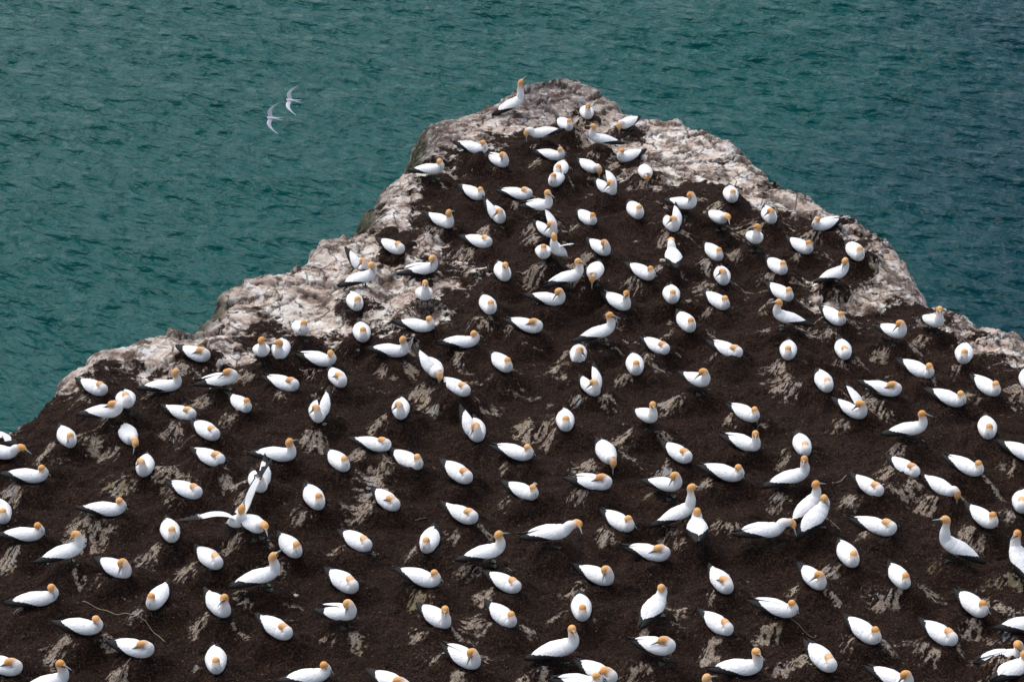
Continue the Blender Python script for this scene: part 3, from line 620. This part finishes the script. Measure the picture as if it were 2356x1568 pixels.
# folded wing: a thick curved shell lying on the flank, its origin at the shoulder
def folded_wing(side, black_from=.68, droop=0.0):
    ks = [0, .06, .15, .35, .55, .72, .88, 1.0]
    Wk = [.080, .116, .150, .162, .136, .094, .054, .012]; Hk = [.066, .090, .112, .116, .092, .066, .050, .040]
    uk = [46, 22, -3, -10, -12, -14, -14, 0]; lk = [70, 92, 99, 99, 100, 102, 100, 88]
    ns, ntt = 34, 14; V, bl = [], []
    for layer in (0, 1):
        for i in range(ns):
            s = i / (ns - 1); W, Hh = np.interp(s, ks, Wk), np.interp(s, ks, Hk); pu, pl = np.interp(s, ks, uk), np.interp(s, ks, lk)
            pl += droop * math.sin(math.pi * min(1, s * 1.2)) * 25
            for j in range(ntt):
                t = j / (ntt - 1); ph = R(pu + (pl - pu) * t)
                th = math.sin(math.pi * t) ** .5 * (math.sin(math.pi * min(max(s * .93 + .06, 0), 1)) ** .5)
                k = 1 + (.13 if layer == 0 else -.10) * th
                scal = .012 * math.sin(s * 40 + j) * 0
                x = .135 - .670 * s - .02 * abs(t - .45) * (1 - s) + .05 * t * max(0, 1 - s * 2.5) - .02
                V.append((x, side * W * k * math.sin(ph) * (1 + .0 * scal), .108 + Hh * k * math.cos(ph) + .022 * s + (.005 if side > 0 else 0) * s))
                tb = np.interp(s, [0, .20, .28, .42, .56, black_from + .03, black_from + .09, black_from + .14, 1.01], [1.2, 1.05, .86, .68, .53, .40, .18, -.1, -.2])
                bl.append(.5 + (t - tb) * 3)
    Fc = []; N = ns * ntt
    for i in range(ns - 1):
        for j in range(ntt - 1):
            a, b_, c, d = i * ntt + j, i * ntt + j + 1, (i + 1) * ntt + j + 1, (i + 1) * ntt + j
            Fc.append((a, b_, c, d) if side > 0 else (d, c, b_, a)); Fc.append((N + d, N + c, N + b_, N + a) if side > 0 else (N + a, N + b_, N + c, N + d))
    rim_ = [(i * ntt, (i + 1) * ntt) for i in range(ns - 1)] + [((i + 1) * ntt + ntt - 1, i * ntt + ntt - 1) for i in range(ns - 1)]
    rim_ += [(j + 1, j) for j in range(ntt - 1)] + [((ns - 1) * ntt + j, (ns - 1) * ntt + j + 1) for j in range(ntt - 1)]
    for a, b_ in rim_: Fc.append((a, b_, N + b_, N + a) if side > 0 else (b_, a, N + a, N + b_))
    V = np.array(V) - np.array((.10, side * .07, .17))
    return mk('folded_wing', V, Fc, {'black': bl}, m=M_wing)
WINGS = {(s, v): folded_wing(s, bf, dr) for s in (1, -1) for v, (bf, dr) in enumerate(((.64, 0), (.69, 0), (.60, 0), (.52, .6)))}
def tail_mesh():
    rows = [(0, 0, 0, .055, .028), (-.06, 0, -.004, .046, .018), (-.12, 0, -.008, .036, .012), (-.19, 0, -.010, .022, .008), (-.245, 0, -.012, .004, .004)]
    V, Fc, ex, an = sweep(rows, 12, 4, (0, 1, 0)); bl = [(.9 if v[0] < -.135 else 0) for v in V]
    return mk('tail', V, Fc, {'black': bl}, m=M_wing)
TAIL = tail_mesh()
def beak_mesh(L=.122, r=.0185):
    rows = [(-.012, 0, 0, r, r * 1.15), (.0, 0, 0, r * .95, r * 1.05), (L * .4, 0, 0, r * .62, r * .72), (L * .8, 0, -.001, r * .32, r * .4), (L, 0, -.006, .0012, .0015)]
    V, Fc, ex, an = sweep(rows, 12, 4); bl = [1.0 if (v[0] < .004 or abs(v[2]) < r * .2 and v[0] < L * .75) else 0 for v in V]
    return mk('beak', V, Fc, {'black': bl}, m=M_beak)
BEAK = beak_mesh()
def ball(name, r, m, sq=(1, 1, 1)):
    rows = [(-r, 0, 0, .0005, .0005), (-r * .7, 0, 0, r * .71, r * .71), (0, 0, 0, r, r), (r * .7, 0, 0, r * .71, r * .71), (r, 0, 0, .0005, .0005)]
    V, Fc, _, _ = sweep(rows, 10, 2); return mk(name, V * np.array(sq), Fc, m=m)
EYE = ball('eye', .010, M_eye, (1.3, .6, .9))
def foot_mesh(leg):
    V, Fc, mats = [], [], []
    v, f, _, _ = sweep([(0, 0, leg, .014, .014), (0, 0, leg * .5, .010, .010), (.0, 0, .012, .009, .009)], 8, 2)
    V += list(v); Fc += list(f); mats += [0] * len(f)
    toes = [(.095, .055), (.115, .0), (.095, -.055), (-.03, .03)]
    for (tx, ty) in toes:
        b0 = len(V); v, f, _, _ = sweep([(0, 0, .014, .006, .006), (tx * .55, ty * .55, .013, .0045, .0045), (tx, ty, .004, .002, .002)], 6, 2, (0, 0, 1))
        V += list(v); Fc += [tuple(i + b0 for i in q) for q in f]; mats += [1] * len(f)
    for a, b_ in ((0, 1), (1, 2)):
        b0 = len(V); A_, B_ = toes[a], toes[b_]; mid_ = ((A_[0] + B_[0]) * .44, (A_[1] + B_[1]) * .44)
        pts = [(0, 0), A_, mid_, B_]
        V += [(p[0], p[1], .009) for p in pts] + [(p[0], p[1], .004) for p in pts]
        for q in [(0, 1, 2), (0, 2, 3), (6, 5, 4), (7, 6, 4), (0, 4, 5, 1), (1, 5, 6, 2), (2, 6, 7, 3), (3, 7, 4, 0)]: Fc.append(tuple(i + b0 for i in q)); mats.append(0)
    me = mk('foot', V, Fc, smooth=False, m=M_foot); me.materials.append(M_toe); me.polygons.foreach_set('material_index', mats); return me
FOOT = foot_mesh(.135)

def spread_wing(name, side, path, chords, m, black_tip=.62, trailing=.80, thick=.016, fingers=0.0):
    """path: points along the arm from shoulder to tip; chords: (leading, trailing) offset along -x"""
    ns, nc = 30, 9; P = crom(path, 8); C = np.array(chords, float); V, bl = [], []
    for layer in (1, -1):
        for i in range(ns):
            s = i / (ns - 1); p = np.array([np.interp(s, np.linspace(0, 1, len(P)), P[:, k]) for k in range(3)])
            ld, trl = np.interp(s, C[:, 0], C[:, 1]), np.interp(s, C[:, 0], C[:, 2])
            sweepx = np.interp(s, C[:, 0], C[:, 3]); fdir = Vector((1, 0, 0))
            for j in range(nc):
                t = j / (nc - 1); off = ld - (ld + trl) * t
                if fingers and s > .68: off -= fingers * (.5 - .5 * math.cos(s * 95)) * t * .5
                z = p[2] + layer * thick * (1 - s * .75) * math.sin(math.pi * min(1, t ** .6)) * .5 - .02 * t * t
                V.append((p[0] + sweepx + off, side * p[1], z))
                bl.append(.5 + 3 * max(t - (trailing + (.0 if s > .12 else .6)), (s - black_tip)))
    Fc = []; N = ns * nc
    for i in range(ns - 1):
        for j in range(nc - 1):
            a, b_, c, d = i * nc + j, i * nc + j + 1, (i + 1) * nc + j + 1, (i + 1) * nc + j
            Fc.append((a, b_, c, d)); Fc.append((N + d, N + c, N + b_, N + a))
    for i in range(ns - 1):
        for j0 in (0, nc - 1): Fc.append((i * nc + j0, (i + 1) * nc + j0, N + (i + 1) * nc + j0, N + i * nc + j0))
    for j in range(nc - 1):
        for i0 in (0, ns - 1): Fc.append((i0 * nc + j, i0 * nc + j + 1, N + i0 * nc + j + 1, N + i0 * nc + j))
    return mk(name, V, Fc, {'black': bl}, m=m)

NECKS = {  # neck points ahead of the chest (x, sideways, z), head centre, bill pitch; raised poses lift off the shoulders
    'R': ([(.225, 0, .205), (.215, 0, .258)], (.200, 0, .290), -34),
    'U': ([(.205, 0, .225), (.190, 0, .310)], (.185, 0, .385), -12),
    'P': ([(.215, 0, .225), (.205, .01, .310)], (.160, .045, .335), -48),
    'T': ([(.212, 0, .205), (.165, 0, .240)], (.095, .012, .240), -25),
    'T2': ([(.215, 0, .210), (.170, .01, .258)], (.095, .045, .262), -30),
    'F': ([(.260, 0, .205), (.310, 0, .205)], (.335, 0, .150), -72),
    'EXT': ([(.250, 0, .215), (.320, 0, .245)], (.385, 0, .250), -20),
    'EXTD': ([(.250, 0, .220), (.330, 0, .225)], (.400, 0, .190), -42),
    'TALL': ([(.205, 0, .270), (.200, 0, .385)], (.225, 0, .500), -4),
    'SKY': ([(.205, 0, .280), (.190, 0, .410)], (.225, 0, .545), 46),
    'UP': ([(.205, 0, .235), (.185, 0, .330)], (.195, 0, .415), 32),
    'OPEN': ([(.220, 0, .250), (.215, 0, .330)], (.225, 0, .400), 42),
    'WINGS': ([(.230, 0, .250), (.240, 0, .330)], (.260, 0, .400), 48),
}
def gannet(x, y, h, bh, st, po, ex, mh, label, rn):
    z = terrain_z(x, y); root = bpy.data.objects.new('gannet', None); col.objects.link(root); root.empty_display_size = .1
    root.location = (x, y, z); root.rotation_euler = (0, 0, R(h)); s = rn.uniform(.95, 1.03); root.scale = (s,) * 3
    tag(root, label, 'gannet', 'gannets nesting on the headland')
    rel = (bh - h + 180) % 360 - 180            # bill direction relative to the body
    stand = st == 't'
    pitch = {'SKY': 26, 'TALL': 30, 'U': 17, 'OPEN': 34, 'WINGS': 24, 'F': 2, 'EXTD': 4}.get(po, 12) if stand else rn.uniform(-1, 3)
    if ex[:1] == 'p': pitch = float(ex[1:])
    lift = .105 if stand else -.024
    piv = np.array((-.02, 0, .10)); ca, sa = math.cos(R(pitch)), math.sin(R(pitch))
    def rot(p):
        q = np.array(p, float) - piv; return np.array((q[0] * ca - q[2] * sa, q[1], q[0] * sa + q[2] * ca)) + piv + (0, 0, lift)
    fat = rn.uniform(.96, 1.05)
    body = [(-.300, 0, .082, .012, .010), (-.265, 0, .084, .036, .024), (-.210, 0, .092, .070, .046), (-.130, 0, .106, .112, .076), (-.035, 0, .118, .142, .100),
            (.060, 0, .124, .150, .110), (.135, 0, .130, .130, .106), (.190, 0, .150, .098, .092)]
    rows = []
    for bx in body:
        p = rot(bx[:3]); rows.append((*p, bx[3] * fat * .93, bx[4] * fat * .95, 0.0))
    pts, hc, bp = NECKS[po]
    sgn = 1 if rel >= 0 else -1
    if po in ('T', 'T2'):
        sgn = rn.choice((1, -1)) if po == 'T' else (1 if h > 0 else -1) * rn.choice((1, 1, 1, -1)); rel = sgn * (168 if po == 'T' else 140)
        if po == 'T2': sgn = -1; rel = -148
    chest0 = np.array((.192, 0, .148)); dz = rot(chest0) - chest0
    def np_(p): return (p[0] + dz[0], p[1] * sgn, p[2] + dz[2])
    wN = [(.080, .080, .0), (.062, .064, .38) if po not in ('TALL', 'SKY', 'OPEN', 'WINGS') else (.052, .054, .12)]
    for p, (a, b_, gcol) in zip(pts, wN): rows.append((*np_(p), a, b_, gcol))
    H_ = np.array(np_(hc)); yaw, bpit = R(rel), R(bp)
    if po == 'R' : bpit = R(bp - (8 if abs(rel) > 60 else 0) + rn.uniform(-6, 8))
    D = np.array((math.cos(yaw) * math.cos(bpit), math.sin(yaw) * math.cos(bpit), math.sin(bpit)))
    prev = np.array(rows[-1][:3]); upn = (H_ - prev); upn /= np.linalg.norm(upn)
    nape = H_ - D * .026 - upn * .026
    rows += [(*(nape), .058, .061, .90), (*(H_ + upn * .006 - D * .004), .0585, .0590, 1.0), (*(H_ + D * .034), .0480, .0465, 1.0), (*(H_ + D * .062), .0315, .0300, .90), (*(H_ + D * .082), .0165, .0165, .45), (*(H_ + D * .089), .004, .004, .3)]
    V, Fc, exx, an = sweep(rows, 22, 6)
    gold = np.clip(exx[:, 0], 0, 1)
    rel_v = V - H_; along = rel_v @ D; sidev = np.cross(D, (0, 0, 1)); sidev /= np.linalg.norm(sidev); upv = np.cross(sidev, D)
    hgt = rel_v @ upv; dist = np.linalg.norm(rel_v, axis=1); head = (exx[:, 0] > .35)
    black = (head & (along > .078)) | (head & (along > .042) & (np.abs(hgt - .004) < .009))
    body_m = mk('gannet_body', V, Fc, {'gold': gold, 'black': black.astype(float)}, m=M_body)
    link('body', body_m, parent=root)
    # bill, eyes
    q = Matrix((Vector(D), -Vector(sidev), Vector(upv))).transposed().to_quaternion()
    bk = link('beak', BEAK, parent=root); bk.rotation_mode = 'QUATERNION'; bk.rotation_quaternion = q; bk.location = Vector(H_ + D * .079)
    if po != 'T':
        for sd_ in (1, -1):
            e = link('eye', EYE, parent=root); e.rotation_mode = 'QUATERNION'; e.rotation_quaternion = q; e.location = Vector(H_ + D * .050 + sidev * sd_ * .037 + upv * .008)
    # wings
    for sd_ in (1, -1):
        if po == 'WINGS':
            path = ([(0, .05, 0), (.04, .16, .18), (.05, .28, .42), (.0, .46, .62), (-.10, .74, .76)] if sd_ > 0 else
                    [(0, .05, 0), (.03, .20, .12), (.0, .40, .18), (-.14, .64, .12), (-.34, .88, .04)])
            wm = spread_wing('raised_wing', sd_, path, [(0, .07, .20, 0), (.2, .07, .20, 0), (.45, .06, .17, 0), (.7, .045, .13, 0), (1, .0, .015, -.03)], M_wing, .68, .84, fingers=.10)
            wo = link('wing', wm, parent=root); wo.location = Vector(rot((.09, 0, .19)))
            continue
        if po == 'OPEN':
            path = [(0, .04, 0), (.00, .13, .05), (-.10, .22, .06), (-.24, .27, -.02), (-.42, .25, -.12)]
            wm = spread_wing('half_open_wing', sd_, path, [(0, .05, .12, 0), (.4, .05, .12, 0), (.6, .03, .09, 0), (1, .0, .02, -.03)], M_wing, .55, .8, thick=.03)
            wo = link('wing', wm, parent=root); wo.location = Vector(rot((.10, 0, .20)))
            continue
        v = rn.choice((0, 0, 1, 2)); lz = rn.uniform(-2, 3); ly = rn.uniform(-2, 2)
        ry = -pitch + ly; rz = -sd_ * lz; rx = 0
        if ex == 'wl' and sd_ > 0: ry += 24; rz -= 20; rx = 10
        if ex == 'wr' and sd_ < 0: ry += 24; rz += 20; rx = -10
        if ex == 'wd' and sd_ < 0: v = 3; rz += 9; ry -= 3
        wo = link('wing', WINGS[(sd_, v)], parent=root); wo.location = Vector(rot((.10, sd_ * .07, .17))); wo.scale = (1, fat * .93, fat * .96)
        wo.rotation_euler = (R(rx), R(ry), R(rz))
    to = link('tail', TAIL, parent=root); to.location = Vector(rot((-.235, 0, .100))); to.rotation_euler = (0, R(-pitch + rn.uniform(-14, 4)), R(rn.uniform(-6, 6)))
    if stand:
        for sd_ in (1, -1):
            f = link('foot', FOOT, parent=root); f.location = (.01 + rn.uniform(-.01, .03), sd_ * .055, -.004); f.rotation_euler = (0, 0, R(sd_ * 12)); f.scale = (1, 1, 1)
    return root
rn = random.Random(11)
for g in GANNETS: gannet(*g, rn)

# ------------------------------------------------------------------ terns over the water
def tern_mats():
    m, t, b = mat('tern_grey_plumage'); n = NB(t)
    c = n.mix(n.rng(n.attr('black'), .4, .6), n.mix(n.noise(10, 3, .5), (.78, .79, .83), (.60, .61, .66)), (.012, .012, .013))
    n.l(c, b.inputs['Base Color']); b.inputs['Roughness'].default_value = .7; return m
M_tern = tern_mats()
def tern(loc, rot, up, label):
    root = bpy.data.objects.new('tern', None); col.objects.link(root); root.location = loc; root.rotation_euler = rot; root.scale = (.92,) * 3
    tag(root, label, 'tern', 'terns gliding over the sea')
    rows = [(-.150, 0, 0, .006, .005), (-.10, 0, 0, .024, .020), (-.02, 0, 0, .038, .034), (.06, 0, 0, .036, .032), (.105, 0, .004, .024, .023), (.135, 0, .008, .024, .022), (.160, 0, .006, .014, .013), (.168, 0, .004, .004, .004)]
    V, Fc, _, _ = sweep(rows, 14, 5); bl = [1.0 if (v[0] > .108 and v[2] > .008) else 0 for v in V]
    link('body', mk('tern_body', V, Fc, {'black': bl}, m=M_tern), parent=root)
    rows = [(.160, 0, .004, .006, .007), (.19, 0, .002, .004, .004), (.215, 0, -.002, .0008, .0008)]
    V, Fc, _, _ = sweep(rows, 8, 3); link('beak', mk('tern_beak', V, Fc, {'black': [1.0] * len(V)}, m=M_tern), parent=root)
    for sd_ in (1, -1):
        fl = up if sd_ > 0 else -up * .4 + .06
        path = [(0, .02, .01), (.05, .11, .03 + fl * .3), (.045, .20, .035 + fl * .7), (-.04, .30, .03 + fl), (-.19, .40, .01 + fl * 1.1)]
        wm = spread_wing('tern_wing', sd_, path, [(0, .04, .07, .02), (.3, .035, .075, .01), (.6, .025, .055, 0), (.85, .012, .028, -.005), (1, .0, .004, -.01)], M_tern, 2, 2, thick=.010)
        link('wing', wm, parent=root)
        rows = [(-.10, sd_ * .008, 0, .014, .004), (-.17, sd_ * .018, 0, .012, .003), (-.25, sd_ * .03, 0, .006, .002), (-.31, sd_ * .034, 0, .001, .001)]
        V, Fc, _, _ = sweep(rows, 8, 3); link('tail', mk('tern_tail', V, Fc, {'black': [0.0] * len(V)}, m=M_tern), parent=root)
    return root
def cam_point(X, Yp, dist):
    f = 5770.; d = Vector(((X - 1178) / f, -(Yp - 784) / f, -1)); d = Matrix.Rotation(R(62), 3, 'X') @ d
    return Vector((0, 0, CAM_H)) + d * dist
T1 = cam_point(668, 231, 60); T2_ = cam_point(624, 272, 58.5)
tern(T1, (R(-58), R(-4), R(178)), .10, 'upper of two pale terns gliding over the sea, wing bent like a sickle')
tern(T2_, (R(-58), R(-4), R(181)), .02, 'lower of two grey terns gliding over the sea, long wings fully stretched')

# ------------------------------------------------------------------ small things lying about
def on_ground(pts, lift=.012): return [(x, y, terrain_z(x, y) + lift) for x, y in pts]
def rod(name, pts, r0, r1, m, lift=.012):
    P = on_ground([tuple(q) for q in crom(np.array(pts), 5)], lift); rows = [(*p, r0 + (r1 - r0) * i / (len(P) - 1), r0 + (r1 - r0) * i / (len(P) - 1)) for i, p in enumerate(P)]
    V, Fc, _, _ = sweep(rows, 7, 5, (0, 0, 1)); rs = random.Random(len(name)); V = V + np.array([[rs.uniform(-1, 1) * r0 * .12 for _ in range(3)] for _ in V])
    return link(name, mk(name, V, Fc, m=m))
M_straw = flat('bleached_straw', (.36, .29, .18), .7); M_wood = flat('weathered_wood', (.16, .10, .07), .8, .5); M_pale = flat('pale_stone', (.50, .45, .38), .8, .3)
M_pink = flat('pinkish_stone', (.28, .20, .165), .85, .45); M_green = flat('green_netting', (.01, .20, .10), .4); M_twig = flat('dark_seaweed', (.045, .022, .014), .85, .5)
tag(rod('straw', [(-6.65, 32.41), (-6.29, 32.27), (-5.93, 32.05), (-5.61, 31.86), (-5.42, 31.67), (-5.28, 31.50)], .006, .004, M_straw, .02), 'long thin bleached straw lying curved on the dark soil', 'straw')
tag(rod('stick', [(-1.58, 34.86), (-1.50, 34.94), (-1.41, 35.00)], .011, .008, M_wood), 'short pale pinkish stick above a gannet facing down', 'stick', 'sticks on the soil')
tag(rod('stick', [(4.21, 31.66), (4.37, 31.56), (4.56, 31.44), (4.61, 31.52)], .012, .008, M_wood), 'dark knobbly stick lying low on the right side of the colony', 'stick', 'sticks on the soil')
tag(rod('stick', [(-5.82, 30.46), (-5.75, 30.62), (-5.68, 30.79)], .013, .018, M_wood), 'broad reddish stick leaning below the large curled gannet at lower left', 'stick', 'sticks on the soil')
tag(rod('stick', [(-5.82, 33.13), (-5.74, 33.15), (-5.65, 33.14)], .008, .008, M_wood), 'small reddish stick between two gannets near the long straw', 'stick', 'sticks on the soil')
tag(rod('stick', [(5.33, 35.78), (5.47, 35.91), (5.62, 36.13)], .007, .006, M_straw), 'thin grey stick right of the tallest standing gannet', 'stick', 'sticks on the soil')
def stone(name, x, y, r, m, seed, flatn=.6):
    rs = np.random.RandomState(seed); V, Fc = [], []
    nlat, nlon = 7, 10
    for i in range(1, nlat):
        for j in range(nlon):
            th, ph = math.pi * i / nlat, 2 * math.pi * j / nlon; k = 1 + .22 * rs.randn() * .6
            V.append((r * k * math.sin(th) * math.cos(ph) * 1.15, r * k * math.sin(th) * math.sin(ph), r * k * flatn * math.cos(th)))
    V += [(0, 0, r * flatn), (0, 0, -r * flatn)]; a, b_ = len(V) - 2, len(V) - 1
    for i in range(nlat - 2):
        for j in range(nlon): j2 = (j + 1) % nlon; Fc.append((i * nlon + j, (i + 1) * nlon + j, (i + 1) * nlon + j2, i * nlon + j2))
    for j in range(nlon): j2 = (j + 1) % nlon; Fc.append((a, j, j2)); Fc.append((b_, (nlat - 2) * nlon + j2, (nlat - 2) * nlon + j))
    o = link(name, mk(name, V, Fc, m=m, smooth=False)); o.location = (x, y, terrain_z(x, y) + r * flatn * .45); o.rotation_euler = (0, 0, seed)
    return o
for i, (x, y, r, m, lb) in enumerate([
    (-3.38, 32.71, .045, M_pale, 'small pale blocky stone with a yellowish side on bare soil'),
    (-3.23, 37.44, .040, M_pink, 'rounded pinkish stone on bare soil right of an upright gannet'),
    (-3.51, 37.24, .045, M_pink, 'pink stone at the upper end of a short broken row'),
    (-3.37, 37.01, .032, M_pale, 'pale stone chip at the lower end of a short broken row'),
    (2.06, 36.64, .036, M_pale, 'flat cream stone chip beside a gannet bending its golden head'),
    (0.39, 36.16, .036, M_pale, 'white stone chip lying above a gannet in the middle rows'),
    (-5.38, 39.19, .032, M_pink, 'grey pebble on soil above a gannet with bill down'),
    (2.98, 44.49, .060, M_pale, 'cream stone beside the back-view gannet with black tail'),
    (-4.78, 38.09, .045, M_pink, 'pinkish stone between mounds right of a sleeping gannet'),
    (-2.25, 40.07, .036, M_pink, 'brown pebble below an upright gannet with turned-away face')]):
    tag(stone('stone', x, y, r, m, i + 3), lb, 'stone', 'loose stones on the soil')
def scrap():
    V, Fc = [], []; rs = random.Random(2)
    for k in range(5):
        b0 = len(V); c = (rs.uniform(-.03, .03), rs.uniform(-.02, .02)); v, f, _, _ = sweep([(c[0] - .03, c[1], .01, .006, .004), (c[0], c[1] + rs.uniform(-.02, .02), .025, .008, .004), (c[0] + .03, c[1] + .01, .008, .003, .003)], 6, 3, (0, 0, 1))
        V += list(v); Fc += [tuple(i + b0 for i in q) for q in f]
    o = link('netting_scrap', mk('netting_scrap', V, Fc, m=M_green)); o.location = (-1.50, 42.77, terrain_z(-1.50, 42.77)); return o
tag(scrap(), 'small scrap of green netting beside a standing gannet on bare rock', 'scrap')

# nests of seaweed and fibre, soil crumbs, husks: uncountable litter
def fibres(name, spots, n_each, m, r0, r1, seed, wid=.004):
    rs = np.random.RandomState(seed); V, Fc = [], []
    for (x, y) in spots:
        for _ in range(n_each):
            a = rs.uniform(0, 2 * math.pi); rr = rs.uniform(r0, r1); px, py = x + rr * math.cos(a), y + rr * math.sin(a)
            hd = a + math.pi / 2 + rs.randn() * .5; L = rs.uniform(.04, .13); cv = rs.randn() * 1.2; w_ = wid * rs.uniform(.6, 1.3)
            pz = terrain_z(px, py) + rs.uniform(.004, .028); b0 = len(V); q = np.array((px, py))
            for k in range(4):
                h_ = hd + cv * (k / 3 - .5); q = q + np.array((math.cos(h_), math.sin(h_))) * L / 3
                nx_, ny_ = -math.sin(h_) * w_, math.cos(h_) * w_; zz = pz + .012 * math.sin(k * 1.3)
                V += [(q[0] + nx_, q[1] + ny_, zz), (q[0] - nx_, q[1] - ny_, zz), (q[0], q[1], zz + w_ * 1.6)]
            for k in range(3):
                for e in range(3): e2 = (e + 1) % 3; Fc.append((b0 + k * 3 + e, b0 + k * 3 + e2, b0 + (k + 1) * 3 + e2, b0 + (k + 1) * 3 + e))
    return link(name, mk(name, V, Fc, m=m, smooth=False))
RING = [g for g in GANNETS if g[7] < .1 or g[1] > 33]
for lb, (x, y), ne in [('ring of dark brown seaweed under the bent gannet near the rock tip', GANNETS[20][:2], 420),
                       ('dark twiggy nest of seaweed on the left bare rock under a cocked-tail gannet', next(g for g in GANNETS if 'twiggy' in g[8])[:2], 420),
                       ('small dark seaweed nest under the gannet beside the green scrap', next(g for g in GANNETS if 'green scrap' in g[8])[:2], 420)]:
    tag(fibres('nest', [(x, y)], ne, M_twig, .13, .40, 5, .006), lb, 'nest', 'seaweed nests on bare rock')
def seen(x, y):
    f = 5770. / 2356; yc = y * math.cos(R(28)) + CAM_H * math.sin(R(28)); return abs(x) < .5 * yc / f * 1.08
rs = np.random.RandomState(77)
lit = fibres('dry_husks', [(g[0], g[1]) for g in GANNETS if g[7] > .1], 34, flat('dry_fibre', (.085, .050, .033), .9, .6), .22, .60, 6, .0035)
tag(lit, 'dry brown seaweed fibres strewn round the nest mounds', 'litter', kind='stuff')
def crumbs(name, n, m, seed, smin, smax, need_soil=.5):
    rs = np.random.RandomState(seed); V, Fc = [], []; c = 0
    oc = np.array([(1, 0, 0), (-1, 0, 0), (0, 1, 0), (0, -1, 0), (0, 0, 1), (0, 0, -1)], float)
    fc = [(0, 2, 4), (2, 1, 4), (1, 3, 4), (3, 0, 4), (2, 0, 5), (1, 2, 5), (3, 1, 5), (0, 3, 5)]
    while c < n:
        x, y = rs.uniform(-9.6, 10.2), rs.uniform(29.4, 52)
        if not seen(x, y) or rs.rand() < (y - 29) / 30: continue
        i, j = np.searchsorted(ax, x) - 1, np.searchsorted(ay, y) - 1
        if soil_v[j, i] < need_soil: continue
        s = smin + (smax - smin) * rs.rand() ** 2.5; b0 = len(V)
        v = oc * s * rs.uniform(.5, 1.2, (6, 3)) * (1, 1, .7) + (x, y, Z[j, i] + s * .3)
        V += list(v); Fc += [tuple(b0 + k for k in q) for q in fc]; c += 1
    return link(name, mk(name, V, Fc, m=m, smooth=False))
tag(crumbs('soil_crumbs', 42000, flat('dark_peat_crumb', (.036, .017, .0105), .95, .6), 1, .008, .030), 'dark crumbly soil clods between the nests', 'soil', kind='stuff')
tag(crumbs('pale_crumbs', 9000, flat('pale_husk_crumb', (.24, .19, .12), .9, .5), 2, .006, .016), 'pale flecks and husks on the dark soil', 'litter', kind='stuff')
